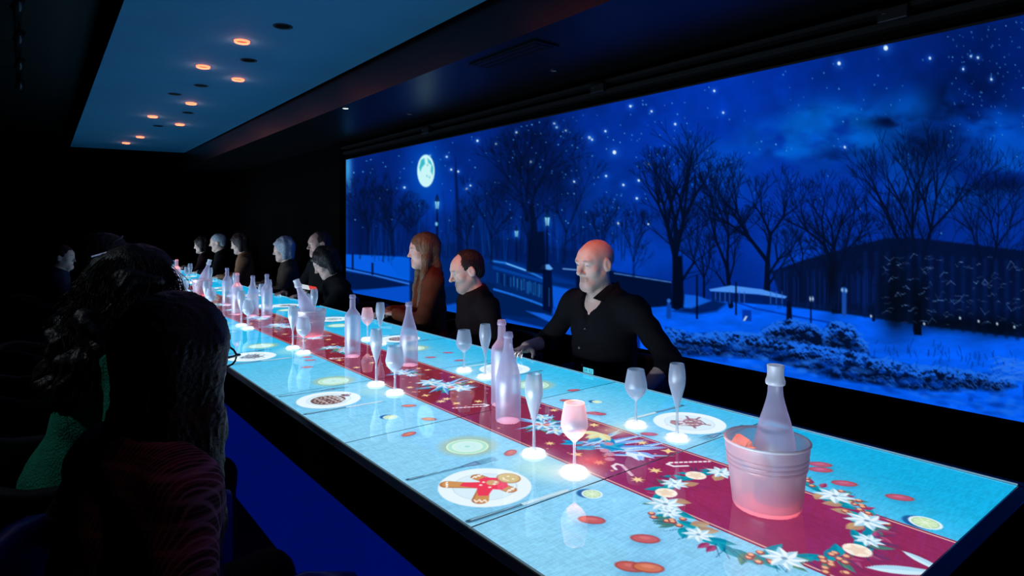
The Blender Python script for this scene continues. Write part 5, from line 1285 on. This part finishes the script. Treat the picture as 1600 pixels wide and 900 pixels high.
# collar leaves of the shirt
cm = cloth_mat((17, 15, 20))
for q in (-1, 1):
    P_ = [(q * .060, .060, 1.098), (q * .074, .020, 1.112), (q * .066, -.02, 1.122), (q * .082, -.02, 1.082), (q * .092, .03, 1.066), (q * .078, .10, 1.030), (q * .040, .128, 1.046)]
    V = [(x, y + .02, z) for x, y, z in P_] + [(x * 1.06, y + .028, z + .004) for x, y, z in P_]
    n = len(P_); F = [tuple(range(n)), tuple(range(2 * n - 1, n - 1, -1))] + [(i, (i + 1) % n, n + (i + 1) % n, n + i) for i in range(n)]
    mesh_obj('collar', V, F, cm, body_top[b.name], False)
chair(2.36, 2.13, PI, 'dark tub chair under the bald man')

person('balding man with short dark hair in maroon-black jacket looking down at the table', (2.27, 3.13), PI - .28, (0, 0.13, 1.128), hyaw=0.0, pitch=0.28, top=(30, 15, 17), hair='receding', hairc=(30, 24, 24), hands=((-.16, .2, .66), (.16, .2, .66)), sh=0.195, w=1.12, stubble=(90, 78, 78), fine=0.0042, coarse=0.013, nose=1.1, brow=(60, 44, 40))
chair(2.33, 3.13, PI - .28, 'dark tub chair under the man in maroon jacket')
person('woman with long fair-brown hair and rust-brown jacket seated in profile', (2.28, 3.80), PI - .42, (0, 0.06, 1.230), hyaw=0.12, pitch=0.06, fem=True, hair='long', hairc=(120, 92, 68), top=(110, 56, 34), hands=((-.06, .26, .80), (.13, .30, .79)), sh=0.165, w=.95, neck='wide', fine=0.0046, coarse=0.013)
chair(2.32, 3.80, PI - .42, 'dark tub chair under the woman in rust jacket')
bw, T5, arms5 = person('dark-haired woman in black bending over her glowing phone', (2.26, 5.14), PI - .1, (0, 0.22, 1.090), hyaw=-.1, pitch=0.5, fem=True, hair='bob', hairc=(32, 26, 24), top=(14, 14, 17), hands=((-.05, .36, .84), (.07, .36, .84)), sh=0.165, fine=0.0065, coarse=0.015, hcurl=.6)
chair(2.30, 5.14, PI - .1, 'dark tub chair under the woman bending over her phone')
person('man with thin receding hair behind the woman bent over her phone', (2.30, 5.87), PI + .12, (0, 0.05, 1.237), hyaw=-.05, pitch=0.08, hair='receding', hairc=(60, 46, 40), top=(16, 16, 20), fine=0.0065, coarse=0.015, skin=(206, 166, 150))
chair(2.34, 5.87, PI, 'dark tub chair under the man with thin receding hair')
person('grey-haired woman in brown jacket with turned profile', (2.33, 6.88), PI - .35, (0, 0.08, 1.152), pitch=0.12, fem=True, hair='bob', hairc=(168, 178, 190), top=(74, 62, 54), fine=0.0075, coarse=0.016, sh=.17)
chair(2.37, 6.88, PI, 'dark tub chair under the grey-haired woman')
person('dark-haired woman in tan jacket near the far end', (2.30, 8.44), PI - .4, (0, 0.10, 1.19), pitch=0.22, fem=True, hair='bob', hairc=(48, 36, 32), top=(160, 116, 86), fine=0.0085, coarse=0.018, sh=.17)
chair(2.34, 8.44, PI, 'dark tub chair under the woman in tan jacket')
person('silver-haired man in black coat near the far end', (2.30, 9.59), PI - .4, (0, 0.10, 1.19), pitch=0.15, hair='short', hairc=(176, 188, 198), top=(18, 18, 22), fine=0.0085, coarse=0.018)
chair(2.34, 9.59, PI, 'dark tub chair under the silver-haired man')
person('farthest seated person with dark hair and dark maroon top', (2.32, 10.72), PI - .4, (0, 0.10, 1.125), pitch=0.12, fem=True, hair='bob', hairc=(36, 28, 26), top=(44, 22, 26), fine=0.009, coarse=0.02)
chair(2.36, 10.72, PI, 'dark tub chair under the farthest seated person')
# phone in the hands of the bent woman
ph = empty('phone', (0, 0, 0)); ph.location = (1.885, 5.13, .885); ph.rotation_euler = (.55, .25, 0); tag(ph, 'small phone with bright white and red screen held by the bending woman', 'phone')
MB().box(-.075, .075, -.037, .037, -.004, .004, .003).build('case', mat('phone_case', (12, 12, 14), .3), ph)
MB().box(-.068, .0, -.033, .033, .004, .0046).build('white_screen', mat('phone_white', (200, 210, 220), .3, emit=(220, 230, 235), estr=0.8), ph); MB().box(.0, .068, -.033, .033, .004, .0046).build('red_screen', mat('phone_red', (200, 60, 40), .3, emit=(235, 70, 55), estr=0.8), ph)

# ------------------------------------------------------------------ people on the near side
def plaid(name, base, line, line2):
    m = bpy.data.materials.new(name); m.use_nodes = True; nt = m.node_tree; b_ = nt.nodes['Principled BSDF']; b_.inputs['Roughness'].default_value = .9; b_.inputs['Specular IOR Level'].default_value = .15
    tc = nt.nodes.new('ShaderNodeTexCoord'); last = None
    rgb = nt.nodes.new('ShaderNodeRGB'); rgb.outputs[0].default_value = (*lin(base), 1); last = rgb.outputs[0]
    for ax, cl, scl in (('Z', line, 9.0), ('X', line2, 8.0), ('Z', line2, 38.0), ('X', line, 34.0)):
        wv = nt.nodes.new('ShaderNodeTexWave'); wv.wave_type = 'BANDS'; wv.bands_direction = ax; wv.inputs['Scale'].default_value = scl; wv.inputs['Distortion'].default_value = 0.0
        nt.links.new(tc.outputs['Object'], wv.inputs['Vector'])
        rp = nt.nodes.new('ShaderNodeMapRange'); rp.inputs['From Min'].default_value = .72; rp.inputs['From Max'].default_value = .95; rp.inputs['To Max'].default_value = .55
        nt.links.new(wv.outputs['Fac'], rp.inputs['Value'])
        mx = nt.nodes.new('ShaderNodeMix'); mx.data_type = 'RGBA'; nt.links.new(rp.outputs[0], mx.inputs[0]); nt.links.new(last, mx.inputs[6]); mx.inputs[7].default_value = (*lin(cl), 1); last = mx.outputs[2]
    nt.links.new(last, b_.inputs['Base Color']); return m
b1_, T1, a1 = person('woman seen from behind with long straight black hair, glasses and plaid jacket', (.105, 1.36), .24, (0.0, 0.145, 1.115), hyaw=.44, pitch=.12, fem=True, hair='straight', hairc=(16, 13, 13), top=(40, 34, 40), topm=plaid('dark_plaid', (40, 32, 42), (130, 110, 145), (96, 56, 80)), hands=((-.11, .15, .60), (.11, .15, .60)), sh=.165, fine=0.0078, coarse=0.013, neck='collar', hs=1.03)
strands(b1_, 'loose_hair', np.array((0, .145, 1.115)), rotm(.44, .12), 260, .5, .03, (16, 13, 13), 4, curl=.008)
gl_m = mat('glasses_frame', (8, 10, 14), .25)
R1 = rotm(.44, .12); H1 = np.array((0, .145, 1.115)); g = MB()
for q in (-1, 1):
    ring = [tuple(H1 + R1 @ np.array((q * .033 + .026 * math.cos(a), .100, .002 + .021 * math.sin(a)))) for a in np.linspace(0, 2 * PI, 17)]
    g.tube(ring, .0022, 6, False); g.tube([tuple(H1 + R1 @ np.array(p)) for p in ((q * .059, .099, .008), (q * .078, .085, .009), (q * .084, .03, .006), (q * .084, -.02, .0), (q * .082, -.035, -.018))], .0026, 6)
g.tube([tuple(H1 + R1 @ np.array(p)) for p in ((-.008, .101, .004), (0, .104, .007), (.008, .101, .004))], .002, 6)
g.build('glasses', gl_m, b1_, True)
chair(.21, 1.39, .16, 'blue-lit tub chair under the woman in plaid jacket, nearest the camera')

b2_, T2, a2 = person('woman in green knit sweater with big curly dark hair seated behind the plaid-jacket woman', (.12, 2.42), .05, (0, 0.20, 1.19), hyaw=-.12, pitch=.05, fem=True, hair='curly', hairc=(24, 19, 18), topm=mat('green_knit', (22, 120, 96), .9, .2, noise=(30, .25), bump=(150, .8)), hands=((-.12, .2, .60), (.12, .2, .60)), sh=.185, fine=0.0065, coarse=0.014, w=1.08, top_name='sweater')
strands(b2_, 'curly_locks', np.array((0, .19, 1.19)), rotm(-.12, .05), 1350, .42, .17, (24, 19, 18), 9, curl=.012, rad=.0012, steps=20, turns=24, amax=1.42)
er = MB(); 
for k in range(2): er.tube([tuple(np.array((.086, .195, 1.15 - .02 * k)) + np.array((0, .012 * math.cos(a), .012 * math.sin(a)))) for a in np.linspace(0, 2 * PI, 13)], .0015, 6, False)
er.build('earring', mat('earring_silver', (170, 176, 190), .2, .5, 1.0), b2_, True)
chair(.05, 2.42, .05, 'tub chair under the woman in green sweater')
b3_, T3, a3 = person('dark-haired woman with a shiny hair clip and glasses pushed up', (.12, 3.55), .05, (0, 0.20, 1.232), pitch=.05, fem=True, hair='long', hairc=(46, 32, 28), top=(20, 24, 34), fine=0.0065, coarse=0.014)
cl = MB().box(-.004, .004, -.035, .035, -.006, .006, .003).build('hair_clip', mat('clip_metal', (160, 160, 170), .2, .5, 1.0), hair_of[b3_.name]); cl.location = (.098, .155, 1.262); cl.rotation_euler = (.3, .1, .1)
sg = MB(); sg.tube([(.08, .19, 1.30), (.07, .24, 1.335), (.03, .262, 1.345), (-.03, .262, 1.345), (-.07, .24, 1.335), (-.08, .19, 1.30)], .004, 6); sg.build('glasses', gl_m, b3_, True)
chair(.05, 3.55, .05, 'tub chair under the woman with the hair clip')
person('person with short dark hair leaning in beyond the curly-haired woman', (.22, 4.58), .05, (0, 0.30, 1.165), pitch=.12, hair='short', hairc=(26, 22, 22), top=(16, 18, 26), fine=0.0075, coarse=0.016)
chair(.15, 4.58, .05, 'tub chair under the short-haired person leaning in')
person('small distant pale-faced person on the near side in navy top', (.22, 7.98), .0, (0, 0.12, 1.085), pitch=.05, hyaw=-.5, hair='short', hairc=(26, 22, 22), top=(26, 34, 66), fine=0.009, coarse=0.02)
chair(.16, 7.98, .0, 'tub chair under the small distant pale-faced person')
